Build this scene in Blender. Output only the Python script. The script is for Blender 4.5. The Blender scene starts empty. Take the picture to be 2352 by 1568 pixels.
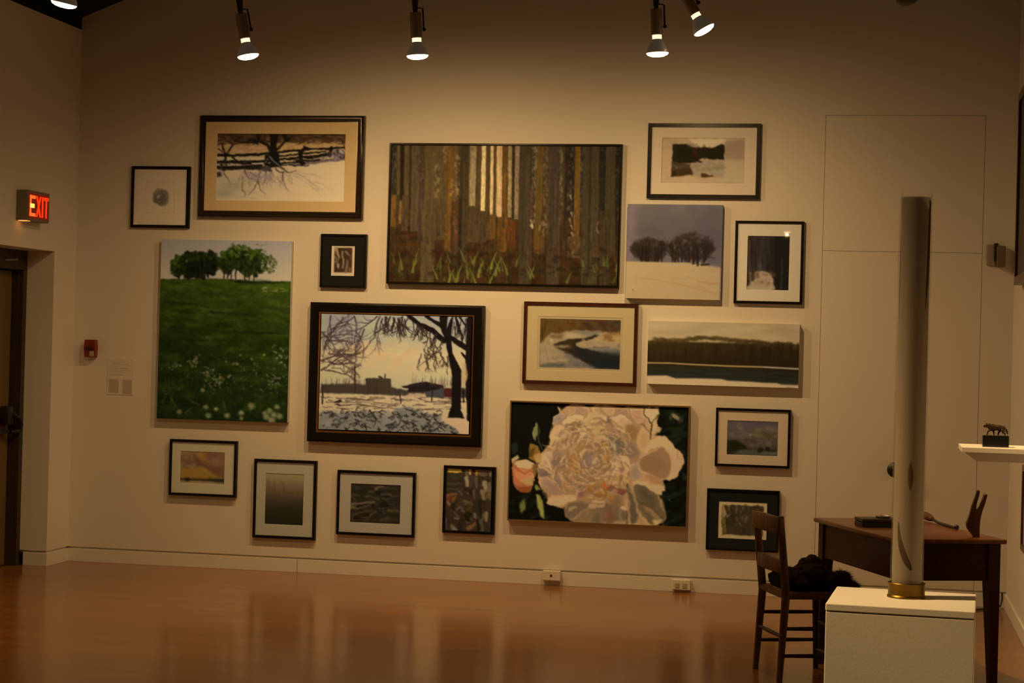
import bpy, bmesh, math, random
import numpy as np
from mathutils import Vector, Matrix, noise as mnoise
C = bpy.context.scene.collection
SC = bpy.context.scene
# ---------------------------------------------------------------- paint raster library
def _rs(seed): return np.random.RandomState(seed)
def vnoise(h,w,sy,sx,seed):
    r=_rs(seed); gh,gw=int(h/sy)+3,int(w/sx)+3
    g=r.rand(gh,gw)
    y=np.arange(h)/sy; x=np.arange(w)/sx
    yi=y.astype(int); xi=x.astype(int); fy=(y-yi); fx=(x-xi)
    fy=fy*fy*(3-2*fy); fx=fx*fx*(3-2*fx)
    a=g[yi][:,xi]; b=g[yi][:,xi+1]; c=g[yi+1][:,xi]; d=g[yi+1][:,xi+1]
    fx=fx[None,:]; fy=fy[:,None]
    return (a*(1-fx)+b*fx)*(1-fy)+(c*(1-fx)+d*fx)*fy
def fbm(h,w,sy,sx,seed,o=3):
    t=0; s=0; a=1
    for i in range(o):
        t=t+a*vnoise(h,w,max(sy/2**i,1.01),max(sx/2**i,1.01),seed+i*17); s+=a; a*=.55
    return t/s
def blur(a,r):
    if r<=0: return a
    n=max(1,int(math.ceil(r*2))); k=np.exp(-.5*(np.arange(-n,n+1)/r)**2); k/=k.sum()
    p=np.pad(a,((n,n),(0,0),(0,0)),mode='edge'); a=sum(k[i]*p[i:i+a.shape[0]] for i in range(2*n+1))
    p=np.pad(a,((0,0),(n,n),(0,0)),mode='edge'); return sum(k[i]*p[:,i:i+a.shape[1]] for i in range(2*n+1))
class Art:
    # TL, TR, BL give the drawing coordinates of three corners; w, h the raster size
    def __init__(s,TL,TR,BL,w,h,bg=(128,128,128)):
        s.w,s.h=int(w),int(h)
        M=np.array([[TR[0]-TL[0],BL[0]-TL[0]],[TR[1]-TL[1],BL[1]-TL[1]]],float)
        s.A=np.diag([s.w,s.h])@np.linalg.inv(M); s.o=np.array(TL,float)
        s.k=math.sqrt(abs(np.linalg.det(s.A)))
        s.b=np.empty((s.h,s.w,3)); s.b[:]=bg
    def T(s,p): return (np.array(p,float).reshape(-1,2)-s.o)@s.A.T
    def _box(s,P,m):
        x0=max(0,int(P[:,0].min()-m)); x1=min(s.w,int(P[:,0].max()+m)+2); y0=max(0,int(P[:,1].min()-m)); y1=min(s.h,int(P[:,1].max()+m)+2)
        if x1<=x0 or y1<=y0: return None
        yy,xx=np.mgrid[y0:y1,x0:x1]; return x0,x1,y0,y1,xx+.5,yy+.5
    def _mix(s,bx,cov,col):
        x0,x1,y0,y1=bx[:4]; c=cov[...,None]; s.b[y0:y1,x0:x1]=s.b[y0:y1,x0:x1]*(1-c)+np.array(col,float)*c
    def poly(s,pts,col,a=1,soft=1.4,smooth=0):
        P=s.T(pts)
        for _ in range(smooth):
            Q=np.roll(P,-1,0); P=np.stack([.75*P+.25*Q,.25*P+.75*Q],1).reshape(-1,2)
        bx=s._box(P,soft+1)
        if bx is None: return
        xx,yy=bx[4],bx[5]; d=np.full(xx.shape,1e9); ins=np.zeros(xx.shape,bool)
        n=len(P)
        for i in range(n):
            a0=P[i]; b0=P[(i+1)%n]; e=b0-a0; L=e@e+1e-12
            t=np.clip(((xx-a0[0])*e[0]+(yy-a0[1])*e[1])/L,0,1)
            d=np.minimum(d,(xx-a0[0]-t*e[0])**2+(yy-a0[1]-t*e[1])**2)
            c=((a0[1]>yy)!=(b0[1]>yy))
            xi=(b0[0]-a0[0])*(yy-a0[1])/(b0[1]-a0[1]+1e-12)+a0[0]
            ins^=c&(xx<xi)
        d=np.sqrt(d); d=np.where(ins,-d,d)
        s._mix(bx,np.clip(.5-d/soft,0,1)*a,col)
    def stroke(s,pts,w0,w1,col,a=1,soft=1.2):
        P=s.T(pts); r0,r1=w0*s.k/2,w1*s.k/2
        bx=s._box(P,max(r0,r1)+soft+1)
        if bx is None: return
        xx,yy=bx[4],bx[5]; cov=np.zeros(xx.shape); n=len(P)-1
        for i in range(n):
            a0,b0=P[i],P[i+1]; e=b0-a0; L=e@e+1e-9
            t=np.clip(((xx-a0[0])*e[0]+(yy-a0[1])*e[1])/L,0,1)
            d=np.sqrt((xx-a0[0]-t*e[0])**2+(yy-a0[1]-t*e[1])**2)
            r=r0+(r1-r0)*(i+t)/n
            cov=np.maximum(cov,np.clip(.5-(d-r)/soft,0,1)*np.minimum(1,2*r/.8+.1))
        s._mix(bx,cov*a,col)
    def ell(s,cx,cy,rx,ry,col,ang=0,a=1,soft=.25):
        c=s.T([(cx,cy)])[0]; rx*=s.k; ry*=s.k; R=max(rx,ry)*(1+soft)
        bx=s._box(np.array([c-R,c+R]),1)
        if bx is None: return
        ca,sa=math.cos(math.radians(ang)),math.sin(math.radians(ang))
        x=bx[4]-c[0]; y=bx[5]-c[1]; u=(x*ca+y*sa)/max(rx,.3); v=(-x*sa+y*ca)/max(ry,.3)
        s._mix(bx,np.clip(.5-(np.sqrt(u*u+v*v)-1)/max(soft,1.0/max(min(rx,ry),.5)),0,1)*a,col)
    def grad(s,stops,y0=None,y1=None,x=False):
        # stops: (drawing coordinate, colour)
        n=s.w if x else s.h
        q=(np.arange(n)+.5)
        pos=[(s.T([(p,s.o[1])])[0][0] if x else s.T([(s.o[0],p)])[0][1]) for p,_ in stops]
        g=np.stack([np.interp(q,pos,[c[i] for _,c in stops]) for i in range(3)],-1)
        s.b[:]=g[None] if x else g[:,None]
    def tone(s,amt,sy,sx,seed,o=3,mask=None):
        n=(fbm(s.h,s.w,sy,sx,seed,o)-.5)*2*amt
        if mask is not None: n=n*mask
        s.b*=(1+n[...,None])
    def twig(s,x,y,ang,L,w,dep,col,r,spread=30,a=1,bend=14,n=(2,3),shrink=.68):
        p=[(x,y)]; an=ang
        for i in range(3):
            an+=r.uniform(-bend,bend); x+=math.cos(math.radians(an))*L/3; y+=math.sin(math.radians(an))*L/3; p.append((x,y))
        s.stroke(p,w,w*.6,col,a)
        if dep>0:
            for i in range(r.randint(n[0],n[1]+1)):
                q=p[r.randint(1,4)] if i else p[3]
                s.twig(q[0],q[1],an+r.uniform(-spread,spread),L*shrink*r.uniform(.7,1.1),w*.6,dep-1,col,r,spread,a,bend,n,shrink)
    def warp(s,amp,scale,seed):
        dx=(fbm(s.h,s.w,scale,scale,seed,2)-.5)*2*amp; dy=(fbm(s.h,s.w,scale,scale,seed+500,2)-.5)*2*amp
        yy,xx=np.mgrid[0:s.h,0:s.w]; X=np.clip(xx+dx,0,s.w-1.001); Y=np.clip(yy+dy,0,s.h-1.001); x0=X.astype(int); y0=Y.astype(int); fx=(X-x0)[...,None]; fy=(Y-y0)[...,None]; b=s.b
        s.b=(b[y0,x0]*(1-fx)+b[y0,x0+1]*fx)*(1-fy)+(b[y0+1,x0]*(1-fx)+b[y0+1,x0+1]*fx)*fy
    def out(s,sm=.8):
        return np.clip(blur(s.b,sm),0,255)

def art_ink():
    A=Art((115,603),(600,603),(110,1120),120,126,(126,100,62))
    A.tone(.04,40,40,1)
    r=_rs(4)
    A.ell(390,890,78,55,(112,90,58),20,.6,.6)
    A.ell(365,862,78,82,(72,56,36),0,.95,.3); A.ell(352,868,55,58,(56,44,29),0,.85,.5)
    for i in range(160):
        t=r.uniform(0,6.28); q=r.uniform(0,1)**.6; x=365+q*85*math.cos(t); y=865+q*82*math.sin(t)
        A.ell(x,y,r.uniform(3,9),r.uniform(2,6),(50,40,27) if r.rand()<.6 else (92,72,47),r.uniform(0,180),.4)
    A.ell(342,850,16,11,(104,90,62),-30,.8,.5)
    A.warp(2.5,9,3)
    for p in ([(228,725),(490,725)],[(490,725),(488,1005)],[(488,1005),(222,1003)],[(222,1003),(228,725)]): A.stroke(p,4,4,(88,58,34))
    for i in range(40): 
        x=r.uniform(300,470); y=r.uniform(910,985); A.stroke([(x,y),(x+r.uniform(5,25),y-r.uniform(3,18))],2,1,(100,80,52),.4)
    return A.out()
def art_winter():
    A=Art((65,80),(2235,95),(45,1215),296,156,(190,155,105))
    r=_rs(11)
    A.grad([(80,(70,42,18)),(180,(120,80,38)),(300,(165,118,65)),(520,(175,138,88)),(640,(185,152,102)),(1215,(188,155,105))])
    # snow field, dusk shade on left
    A.poly([(40,730),(760,690),(1100,660),(1650,600),(2240,520),(2240,1230),(40,1230)],(188,152,104),1,4)
    for i in range(40): A.ell(r.uniform(60,700),r.uniform(840,1180),r.uniform(60,160),r.uniform(15,45),(150,125,80),r.uniform(-20,10),.18,.9)
    A.poly([(60,990),(420,900),(560,930),(300,1090),(200,1160),(70,1120)],(138,118,76),.5,14,1)
    for i in range(60): A.ell(r.uniform(700,2200),r.uniform(680,1190),r.uniform(30,120),r.uniform(6,18),(178,142,100) if r.rand()<.5 else (192,158,106),r.uniform(-15,15),.25,.9)
    # background foliage and far hills
    for i in range(260):
        x=r.uniform(60,2235); y=r.uniform(100,270)-(x>1200)*20; c=[(52,30,12),(80,48,18),(60,42,34),(105,68,24),(40,26,14)][r.randint(5)]
        A.ell(x,y,r.uniform(25,90),r.uniform(6,22),c,r.uniform(-25,15),.5,.6)
    for i in range(130):
        x=r.uniform(80,2200); y=r.uniform(240,400); c=[(190,130,66),(160,98,38),(185,148,92),(178,140,80),(196,142,98)][r.randint(5)]
        A.ell(x,y,r.uniform(25,80),r.uniform(6,20),c,r.uniform(-20,10),.5,.6)
    for i in range(40): A.ell(r.uniform(1100,2200),r.uniform(270,370)-0,r.uniform(30,90),r.uniform(8,20),(172,128,60),r.uniform(-15,5),.5,.6)
    A.stroke([(360,210),(620,235),(800,230),(900,260)],34,18,(30,18,8),.8,3)
    A.stroke([(1250,140),(1500,200),(1800,160),(2230,180)],30,10,(64,46,30),.7,4)
    A.stroke([(1900,105),(2235,110)],16,10,(30,26,14))
    # purple shade bank left and right
    A.poly([(50,650),(500,640),(760,640),(960,640),(985,730),(760,700),(520,690),(180,715),(60,690)],(34,24,20),1,3)
    A.poly([(770,690),(900,615),(1000,720),(880,725)],(80,64,52),.9,5)
    A.poly([(1290,590),(1640,555),(1900,520),(2240,470),(2235,530),(1650,600),(1290,625)],(88,68,54),.85,4)
    # snow rail light stripes between rails
    for a,b,c,d in ((60,500,880,510),(220,535,380,545),(650,600,860,570),(240,622,520,618),(60,612,130,615)): A.stroke([(a,b),(c,d)],26,26,(190,160,104))
    for a,b,c,d in ((1130,440,1430,405),(1140,500,1400,470),(1530,450,1940,400),(1600,375,1870,365),(1150,560,1390,520),(1550,535,1760,505),(1180,590,1270,570)): A.stroke([(a,b),(c,d)],22,18,(184,146,86))
    # fence rails
    D=(22,16,10)
    for pts,w0,w1 in (([(60,450),(300,452),(640,445),(960,420)],46,42),([(60,565),(300,560),(640,565),(900,545)],42,40),([(60,650),(500,640),(820,620)],34,34),
        ([(1110,400),(1480,360),(2200,320)],34,34),([(1110,470),(1450,430),(1900,385)],28,26),([(1110,530),(1500,480),(1960,440)],36,44),([(1140,590),(1500,550),(1800,530)],26,30),
        ([(1120,615),(1620,625)],18,14),([(1560,500),(1980,430)],40,60)): A.stroke(pts,w0,w1,D)
    for pts,w in (([(140,260),(200,420)],26),([(330,270),(215,440),(170,560)],28),([(75,330),(200,430)],20),([(200,440),(215,640)],30),([(130,560),(130,640)],26),([(320,490),(470,580)],36),([(500,590),(640,590)],40),
        ([(1560,330),(1470,400),(1500,600)],70),([(1540,300),(1620,345)],30),([(1420,540),(1540,580)],50),([(900,480),(880,600)],60),([(960,560),(1000,640)],50),([(1990,330),(1960,460)],60),([(2180,220),(2230,370)],14)): A.stroke(pts,w,w*.8,D,.95)
    for i in range(90):
        x=r.uniform(60,2200); y0=(620 if x<900 else 600-(x-1100)*.11)+r.uniform(-60,30); A.stroke([(x,y0),(x+r.uniform(-60,60),y0+r.uniform(-40,40))],r.uniform(10,22),6,[(30,20,14),(60,42,36),(100,78,60),(24,16,10)][r.randint(4)],.7,2)
    # drifted stones
    A.ell(2120,440,110,90,(66,48,38),20,.9,.3)
    for i in range(26): A.stroke([(r.uniform(1840,2200),r.uniform(380,540)),(r.uniform(1900,2220),r.uniform(400,560))],12,5,[(170,142,118),(60,42,36),(110,86,76)][r.randint(3)],.7)
    A.stroke([(2040,350),(2110,530)],26,12,(120,100,84)); A.ell(2160,400,50,22,(175,148,120),40,.8,.4)
    A.stroke([(1880,575),(2200,540)],10,6,(150,122,96),.7)
    # trunk
    A.poly([(960,80),(1110,80),(1080,200),(1060,330),(1120,440),(1130,580),(1160,650),(980,660),(900,610),(930,440),(960,330),(960,200)],(26,20,10),1,2)
    for pts,w0,w1 in (([(980,400),(920,280),(800,220),(640,190),(520,230)],60,24),([(980,160),(940,90)],26,20),([(1060,360),(1180,260),(1290,170)],44,34),([(1100,200),(1160,90)],20,14),
        ([(1200,90),(1240,200)],90,60),([(760,90),(770,200)],90,50),([(870,100),(880,200)],24,14),([(700,210),(760,260)],60,30)): A.stroke(pts,w0,w1,(30,22,14),.95,2)
    for pts in ([(960,480),(1080,600),(1140,650)],): A.stroke(pts,34,22,(98,92,72),.95)
    for x,y in ((920,520),(895,560),(960,575)): A.ell(x,y,18,14,(150,120,98),0,.8)
    # roots and cast branches on snow
    for pts,w0,w1 in (([(1150,650),(1230,720),(1280,745),(1400,700)],34,10),([(1060,680),(1130,740),(1190,740)],26,18),([(1195,740),(1180,880)],24,16),([(960,620),(980,700),(1040,810)],18,4),
        ([(120,660),(170,720),(230,820),(290,920)],22,10),([(530,700),(590,820)],26,14),([(590,830),(690,850),(720,900)],14,6),([(800,720),(750,900),(690,1030),(600,1130)],16,8),([(760,900),(800,1040),(910,1120)],16,5),([(500,800),(490,1030),(550,1100),(530,1140)],12,5),
        ([(900,720),(875,940)],14,4),([(630,730),(730,810),(800,730)],12,8),([(1180,880),(1160,910)],12,6),([(1185,880),(1240,1000),(1320,1080)],10,4),([(1280,780),(1330,830),(1330,940)],8,4)): A.stroke(pts,w0,w1,(66,42,26),.85)
    for x,y,a,L in ((1240,720,12,260),(1300,760,28,300),(1400,705,14,260),(1380,720,35,320),(1620,870,50,200),(1560,900,30,240),(1700,900,15,220),(480,780,110,160),(720,880,60,120),(860,900,95,120),(400,930,160,140)):
        A.twig(x,y,a,L,7,2,(130,92,58),r,24,.7,10)
    A.poly([(55,740),(110,730),(150,790),(60,830)],(56,36,34),1,3); A.stroke([(110,690),(160,780)],20,20,(140,118,92))
    for i in range(60):
        x=r.uniform(460,1300); y=r.uniform(700,900); A.stroke([(x,y),(x+r.uniform(-70,90),y+r.uniform(20,110)),(x+r.uniform(-90,130),y+r.uniform(60,190))],r.uniform(6,11),3,(112,82,58),.5,2)
    for i in range(26): A.ell(r.uniform(480,980),r.uniform(740,900),r.uniform(30,80),r.uniform(12,34),(140,110,92),r.uniform(-40,40),.35,.8)
    for i in range(8): A.stroke([(1120+i*9,y0:=r.uniform(640,670)),(1100+i*60+r.uniform(0,90),y0+r.uniform(40,120))],4,2,(150,112,76),.6)
    A.warp(1.8,12,6); A.warp(1.2,4,8); A.b=np.clip(A.b,0,205)
    return A.out(.6)
def art_forest():
    A=Art((118,92),(2250,112),(88,1375),526,318,(66,46,26))
    r=_rs(21)
    A.grad([(92,(74,55,32)),(700,(70,50,28)),(1000,(58,33,14)),(1375,(42,24,12))])
    # red-brown slope and undergrowth
    A.poly([(600,620),(860,665),(1060,760),(1300,790),(1500,870),(1800,960),(2250,1100),(2250,1380),(90,1380),(90,820),(400,840)],(72,46,22),.8,6)
    for i in range(330):
        x=r.uniform(90,2250); y=r.uniform(860,1380); c=[(62,30,14),(45,26,12),(76,42,18),(36,24,12),(60,46,22)][r.randint(5)]
        A.ell(x,y,r.uniform(20,70),r.uniform(12,40),c,r.uniform(-30,30),.45,.6)
    def trunk(x,w,col,y0=90,y1=1100,dx=-12,a=1,var=.16):
        n=max(2,int(w/9)); sh=lambda y:dx*(y-90)/1280
        A.poly([(x-w/2,y0),(x+w/2,y0),(x+w/2+sh(y1),y1),(x-w/2+sh(y1),y1)],col,a,1.2)
        for i in range(n):
            xx=x-w/2+w*(i+.5)/n+r.uniform(-3,3); f=1+r.uniform(-var,var)*1.6
            ya=r.uniform(y0,y0+(y1-y0)*.4); yb=r.uniform(ya+(y1-y0)*.3,y1)
            A.stroke([(xx+sh(ya),ya),(xx+sh(yb),yb)],w/n*.8,w/n*.6,tuple(v*f for v in col),.6*a)
    def mott(x,w,y0,y1,cols,n=60,dx=-12):
        for i in range(n):
            y=r.uniform(y0,y1); xx=x+r.uniform(-w/2,w/2)+dx*(y-90)/1280
            A.ell(xx,y,r.uniform(4,13),r.uniform(8,26),cols[r.randint(len(cols))],r.uniform(-30,30),.55,.5)
    trunk(140,40,(52,40,28),90,820); mott(140,50,90,780,[(78,62,46),(40,30,22),(96,76,58)],50)
    trunk(185,22,(98,76,48),90,560,-8); trunk(222,34,(44,30,16),90,600); trunk(262,46,(92,72,40),90,560,-10); trunk(300,20,(58,38,20),90,700)
    trunk(140,46,(112,74,32),560,860); trunk(205,26,(128,86,42),620,830); trunk(250,60,(82,58,34),560,900)
    trunk(345,80,(84,64,40),90,900); mott(400,70,120,640,[(58,40,28),(110,84,70),(96,74,56),(84,60,44)],40)
    trunk(400,46,(74,52,36),500,1000)
    trunk(540,210,(92,68,38),90,640,-14); trunk(520,230,(80,60,36),600,980,-10); trunk(470,130,(84,64,38),600,1380,-16)
    mott(555,40,280,620,[(132,104,68),(116,92,60)],26); mott(630,50,90,300,[(128,102,70),(92,70,44),(150,124,90)],26)
    trunk(715,60,(96,70,44),90,620); mott(745,50,200,560,[(150,116,70),(96,64,30),(128,98,62)],34); mott(720,60,600,800,[(90,40,14),(110,64,30),(76,34,12)],24)
    trunk(672,56,(108,70,28),90,1090,-30); mott(690,30,380,560,[(160,112,50)],8)
    trunk(735,50,(84,52,32),780,1100); mott(725,40,780,950,[(110,80,60),(70,40,24)],14)
    trunk(930,170,(82,58,32),90,700); trunk(930,190,(78,56,32),660,1000,-6)
    A.poly([(840,660),(900,672),(1060,760),(1060,980),(840,970)],(76,54,32),.9,3)
    for i in range(60): x=r.uniform(840,1060); y=r.uniform(680,900); A.stroke([(x,y),(x+r.uniform(-4,4),y+r.uniform(30,100))],5,3,(88,64,40) if r.rand()<.5 else (64,44,26),.6)
    trunk(808,82,(66,50,28),90,1180,-20); trunk(770,30,(48,34,20),600,1250)
    trunk(890,58,(146,116,78),90,662,-26); mott(890,44,90,650,[(168,136,92),(120,94,64),(150,112,92)],36,-26)
    trunk(990,40,(204,166,114),90,706,-22,1,.05); trunk(1066,30,(198,158,110),90,742,-14,1,.05); trunk(1136,54,(194,150,104),90,764,-8,1,.05)
    trunk(1032,38,(84,58,28),90,760,-16); trunk(1096,20,(88,60,30),90,780,-8); trunk(1075,56,(96,62,26),740,970,-10)
    trunk(1184,46,(96,62,24),90,780,-10); trunk(1165,90,(98,62,24),765,1090,-8); trunk(1236,40,(140,110,72),90,768,-12); mott(1236,30,90,760,[(160,130,88),(112,84,54)],22)
    trunk(1264,22,(58,38,18),90,770,-10); trunk(1302,40,(132,104,78),90,784,-18); mott(1302,30,90,780,[(150,116,92),(108,84,64)],20,-18)
    mott(1230,40,790,960,[(130,78,40),(96,50,20),(140,94,60)],16); trunk(1245,80,(96,50,18),800,1060,-6,.7)
    trunk(1385,118,(70,52,34),90,1385,-14); trunk(1372,30,(62,56,36),500,1385,-6,.6)
    mott(1460,46,110,870,[(128,104,74),(96,76,54),(150,124,92),(72,54,36)],64); mott(1440,16,800,870,[(190,160,120)],6)
    trunk(1515,58,(96,68,30),100,1100,-36); mott(1570,54,110,920,[(122,98,66),(84,64,40),(104,80,52)],70); trunk(1505,110,(94,62,26),880,1100,-6,.85)
    mott(1540,70,800,930,[(140,112,80),(84,54,24)],20)
    trunk(1655,120,(72,54,38),100,1385,-26); mott(1710,26,120,860,[(132,110,80),(96,78,56)],30)
    trunk(1755,30,(56,38,22),100,1000); trunk(1800,60,(46,34,26),100,760); mott(1800,60,120,720,[(96,82,56),(36,26,22),(70,50,50),(116,96,70)],50)
    for y,x in ((560,1790),(720,1800),(780,1785),(840,1800),(905,1805)): A.stroke([(x,y),(x+14,y+40)],18,8,(150,124,86),.9)
    trunk(1862,50,(106,72,28),100,940,-24); mott(1862,40,120,240,[(140,74,20)],6); trunk(1830,120,(92,66,38),940,1140,-8,.9); mott(1830,100,950,1130,[(112,84,52),(76,50,28)],26)
    trunk(1905,40,(54,40,32),100,600); mott(1900,24,100,700,[(86,66,60),(110,84,46)],20)
    trunk(1985,150,(72,56,36),100,1385,-22); trunk(1975,26,(58,48,28),100,1385,-18)
    trunk(2095,76,(42,34,22),110,760); mott(2095,70,120,760,[(28,22,16),(62,52,38)],40); trunk(2165,96,(72,56,34),110,1120,-18); trunk(2110,90,(66,50,32),700,1385,-10)
    trunk(2225,40,(40,30,22),110,900); mott(2225,40,120,900,[(78,62,46),(30,24,18)],26); A.stroke([(2050,810),(2030,850),(2050,910)],14,14,(120,98,74),.8); mott(2040,60,990,1130,[(104,58,34),(80,44,28)],16)
    for i in range(420):
        x=r.uniform(90,2240); y=r.choice([1100,1090,1000,960,760,1130,860])+r.uniform(-40,60); A.stroke([(x,y),(x+r.uniform(-10,10),y-r.uniform(20,90))],r.uniform(8,26),5,[(66,48,30),(56,36,20),(84,60,34),(48,32,18),(74,54,36)][r.randint(5)],.45,2.5)
    for i in range(90):
        x=r.uniform(90,2240); y=r.uniform(1060,1300); A.ell(x,y,r.uniform(18,50),r.uniform(8,24),[(60,30,14),(40,22,10),(30,20,10)][r.randint(3)],r.uniform(-20,20),.4,.6)
    for i in range(170):
        x=r.uniform(95,2230); k=1 if (x<360 or 540<x<1250) else .35
        if r.rand()>k: continue
        y=r.uniform(1180,1385); L=r.uniform(50,170); a=r.uniform(-.5,.5)
        c=[(84,78,32),(64,60,24),(104,96,42),(52,46,20)][r.randint(4)]
        A.stroke([(x,y),(x+a*L*.4,y-L*.5),(x+a*L,y-L)],20,4,c,.8)
    for x,y in ((940,1260),(1040,1370),(1060,1180),(1100,1240),(660,1340),(740,1300)): A.stroke([(x,y+60),(x+10,y),(x+50,y-90)],30,6,(112,104,44),.85)
    A.warp(.8,9,4); A.tone(.15,26,3,77); A.tone(.12,6,5,78); A.b=A.b*np.array([1.02,1.0,.86])
    return A.out(.6)
def art_print():
    A=Art((60,70),(2250,75),(45,1265),192,104,(164,124,78))
    r=_rs(31)
    for i in range(120): A.ell(r.uniform(60,2240),r.uniform(80,1260),r.uniform(40,200),r.uniform(15,60),[(172,132,84),(150,112,68),(160,124,80),(148,112,76)][r.randint(4)],r.uniform(-20,10),.4,.7)
    A.poly([(780,95),(1740,95),(1720,200),(1500,290),(1300,320),(1000,300),(840,190)],(186,148,98),.9,5)
    A.poly([(1730,180),(2220,110),(2220,650),(1730,650)],(132,98,64),.7,6)
    A.poly([(1720,660),(2200,660),(2200,1240),(1100,1250),(1720,1100)],(160,128,82),.7,6)
    A.poly([(340,235),(700,235),(850,320),(1060,330),(1200,310),(1360,350),(1450,310),(1560,270),(1640,245),(1715,265),(1700,645),(1300,640),(1150,600),(1060,640),(960,730),(600,760),(340,760)],(38,28,12),1,2)
    A.poly([(860,330),(1000,330),(1040,560),(960,600),(880,480)],(66,32,14),.8,6); A.poly([(600,360),(820,360),(820,500),(560,520)],(30,28,12),.8,6)
    for i in range(70): A.ell(r.uniform(360,1690),r.uniform(300,640),r.uniform(20,70),r.uniform(15,40),[(30,22,10),(48,38,16),(40,24,14)][r.randint(3)],r.uniform(0,90),.35,.7)
    for i in range(12): A.stroke([(700+i*26,r.uniform(230,270)),(720+i*26,330)],20,8,(96,70,42),.5)
    A.poly([(330,700),(640,760),(830,770),(820,870),(900,960),(900,1040),(620,1080),(310,1095)],(72,50,28),1,3)
    A.poly([(340,930),(700,880),(840,870),(910,1030),(620,1075),(320,1095)],(62,40,16),.9,5); A.poly([(320,940),(440,960),(420,1080),(315,1095)],(48,30,10),.9,4)
    A.poly([(840,760),(1090,720),(1300,640),(1700,660),(1700,1110),(1100,1110),(900,1060),(880,950),(830,860)],(140,112,76),.9,4)
    for i in range(50): A.ell(r.uniform(900,1690),r.uniform(700,1000),r.uniform(40,120),r.uniform(10,30),[(150,122,82),(128,100,56),(136,116,84),(120,92,50)][r.randint(4)],r.uniform(-10,10),.5,.6)
    A.stroke([(1020,690),(1110,710)],50,30,(48,30,14)); A.poly([(1100,1005),(1240,1020),(1340,1080),(1380,1040),(1440,1105),(1105,1110)],(70,44,16),1,2)
    A.stroke([(360,790),(520,860),(700,840)],30,12,(96,70,48),.6); A.ell(440,870,26,20,(120,92,64))
    for i in range(30): A.stroke([(x:=r.uniform(900,1650),y:=r.uniform(860,960)),(x+r.uniform(60,160),y+r.uniform(-16,16))],18,6,(116,90,48),.5)
    for p in ([(66,75),(2245,75)],[(2245,75),(2225,1270)],[(50,1265),(2225,1270)],[(66,75),(50,1265)]): A.stroke(p,10,10,(120,84,44),.8)
    A.warp(1.5,8,4)
    return A.out()
def art_greytrees():
    A=Art((70,50),(1500,75),(45,1460),220,218,(110,88,72))
    r=_rs(41)
    A.grad([(50,(118,98,80)),(300,(106,86,68)),(500,(100,80,66)),(900,(108,88,76))])
    for i in range(60):
        x=r.uniform(70,1490); A.ell(x,r.uniform(60,880),r.uniform(60,260),r.uniform(40,120),[(138,112,96) if x<350 else (92,76,66),(116,96,70),(98,78,66)][r.randint(3)],r.uniform(-20,20),.25,.9)
    A.poly([(60,60),(200,60),(160,400),(150,900),(50,900)],(138,106,92),.6,24)
    A.poly([(1000,80),(1500,80),(1480,960),(1200,700)],(90,76,70),.4,50)
    for i in range(700):
        g=r.rand()<.45
        if g: t=r.uniform(0,6.28); q=r.rand()**.5; x=400+q*280*math.cos(t); y=735+q*170*math.sin(t)
        else: t=r.uniform(0,6.28); q=r.rand()**.5; x=1040+q*330*math.cos(t); y=690+q*200*math.sin(t)
        A.ell(x,y,r.uniform(12,36),r.uniform(12,40),[(52,38,28),(64,48,38),(44,30,20)][r.randint(3)],r.uniform(0,90),.33,.7)
    for x0,x1 in ((220,660),(720,1340)):
        for i in range(46):
            x=r.uniform(x0,x1); xb=min(max(x+r.uniform(-60,60),x0+60),x1-120); A.twig(xb,r.uniform(880,930),-90+(x-(x0+x1)/2)*.08+r.uniform(-14,14),r.uniform(120,190),12,2,(42,28,18),r,34,.7,12)
    for x,b,w in ((290,905,30),(350,905,32),(390,905,26),(490,905,20),(590,910,20),(745,920,14),(800,920,18),(840,925,18),(890,920,12),(1000,920,24),(1065,945,26),(1130,975,34),(540,905,12)):
        A.stroke([(x+r.uniform(-12,12),700),(x,b)],w*.8,w,(40,26,16),.95)
    A.poly([(50,908),(600,925),(1000,930),(1130,965),(1470,1005),(1460,1490),(40,1480)],(178,140,88),1,2)
    A.poly([(1020,880),(1050,880),(1060,950),(1020,945)],(130,96,60),.8,4); A.stroke([(1150,925),(1190,960)],26,20,(150,124,92)); A.stroke([(1190,962),(1300,958)],34,26,(48,32,22)); A.stroke([(1300,985),(1460,1000)],34,14,(140,114,92),.8)
    A.stroke([(1065,900),(1065,945)],26,26,(40,26,16)); A.stroke([(1130,900),(1132,975)],34,26,(40,26,16))
    for i in range(60):
        x=r.uniform(60,1400); y=r.uniform(960,1460); A.stroke([(x,y),(x+r.uniform(60,260),y+r.uniform(0,40))],26,10,[(186,146,94),(168,130,74),(176,128,80),(184,144,84)][r.randint(4)],.35,4)
    A.stroke([(300,1170),(480,1180),(760,1235),(1000,1280),(1240,1345),(1440,1400)],16,12,(160,114,58),.5,3); A.stroke([(1130,1215),(1440,1245)],22,14,(166,114,58),.6,3); A.stroke([(740,1160),(960,1175)],14,6,(164,124,72),.6,3)
    A.stroke([(150,1330),(172,1350)],10,6,(110,80,40))
    return A.out()
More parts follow.
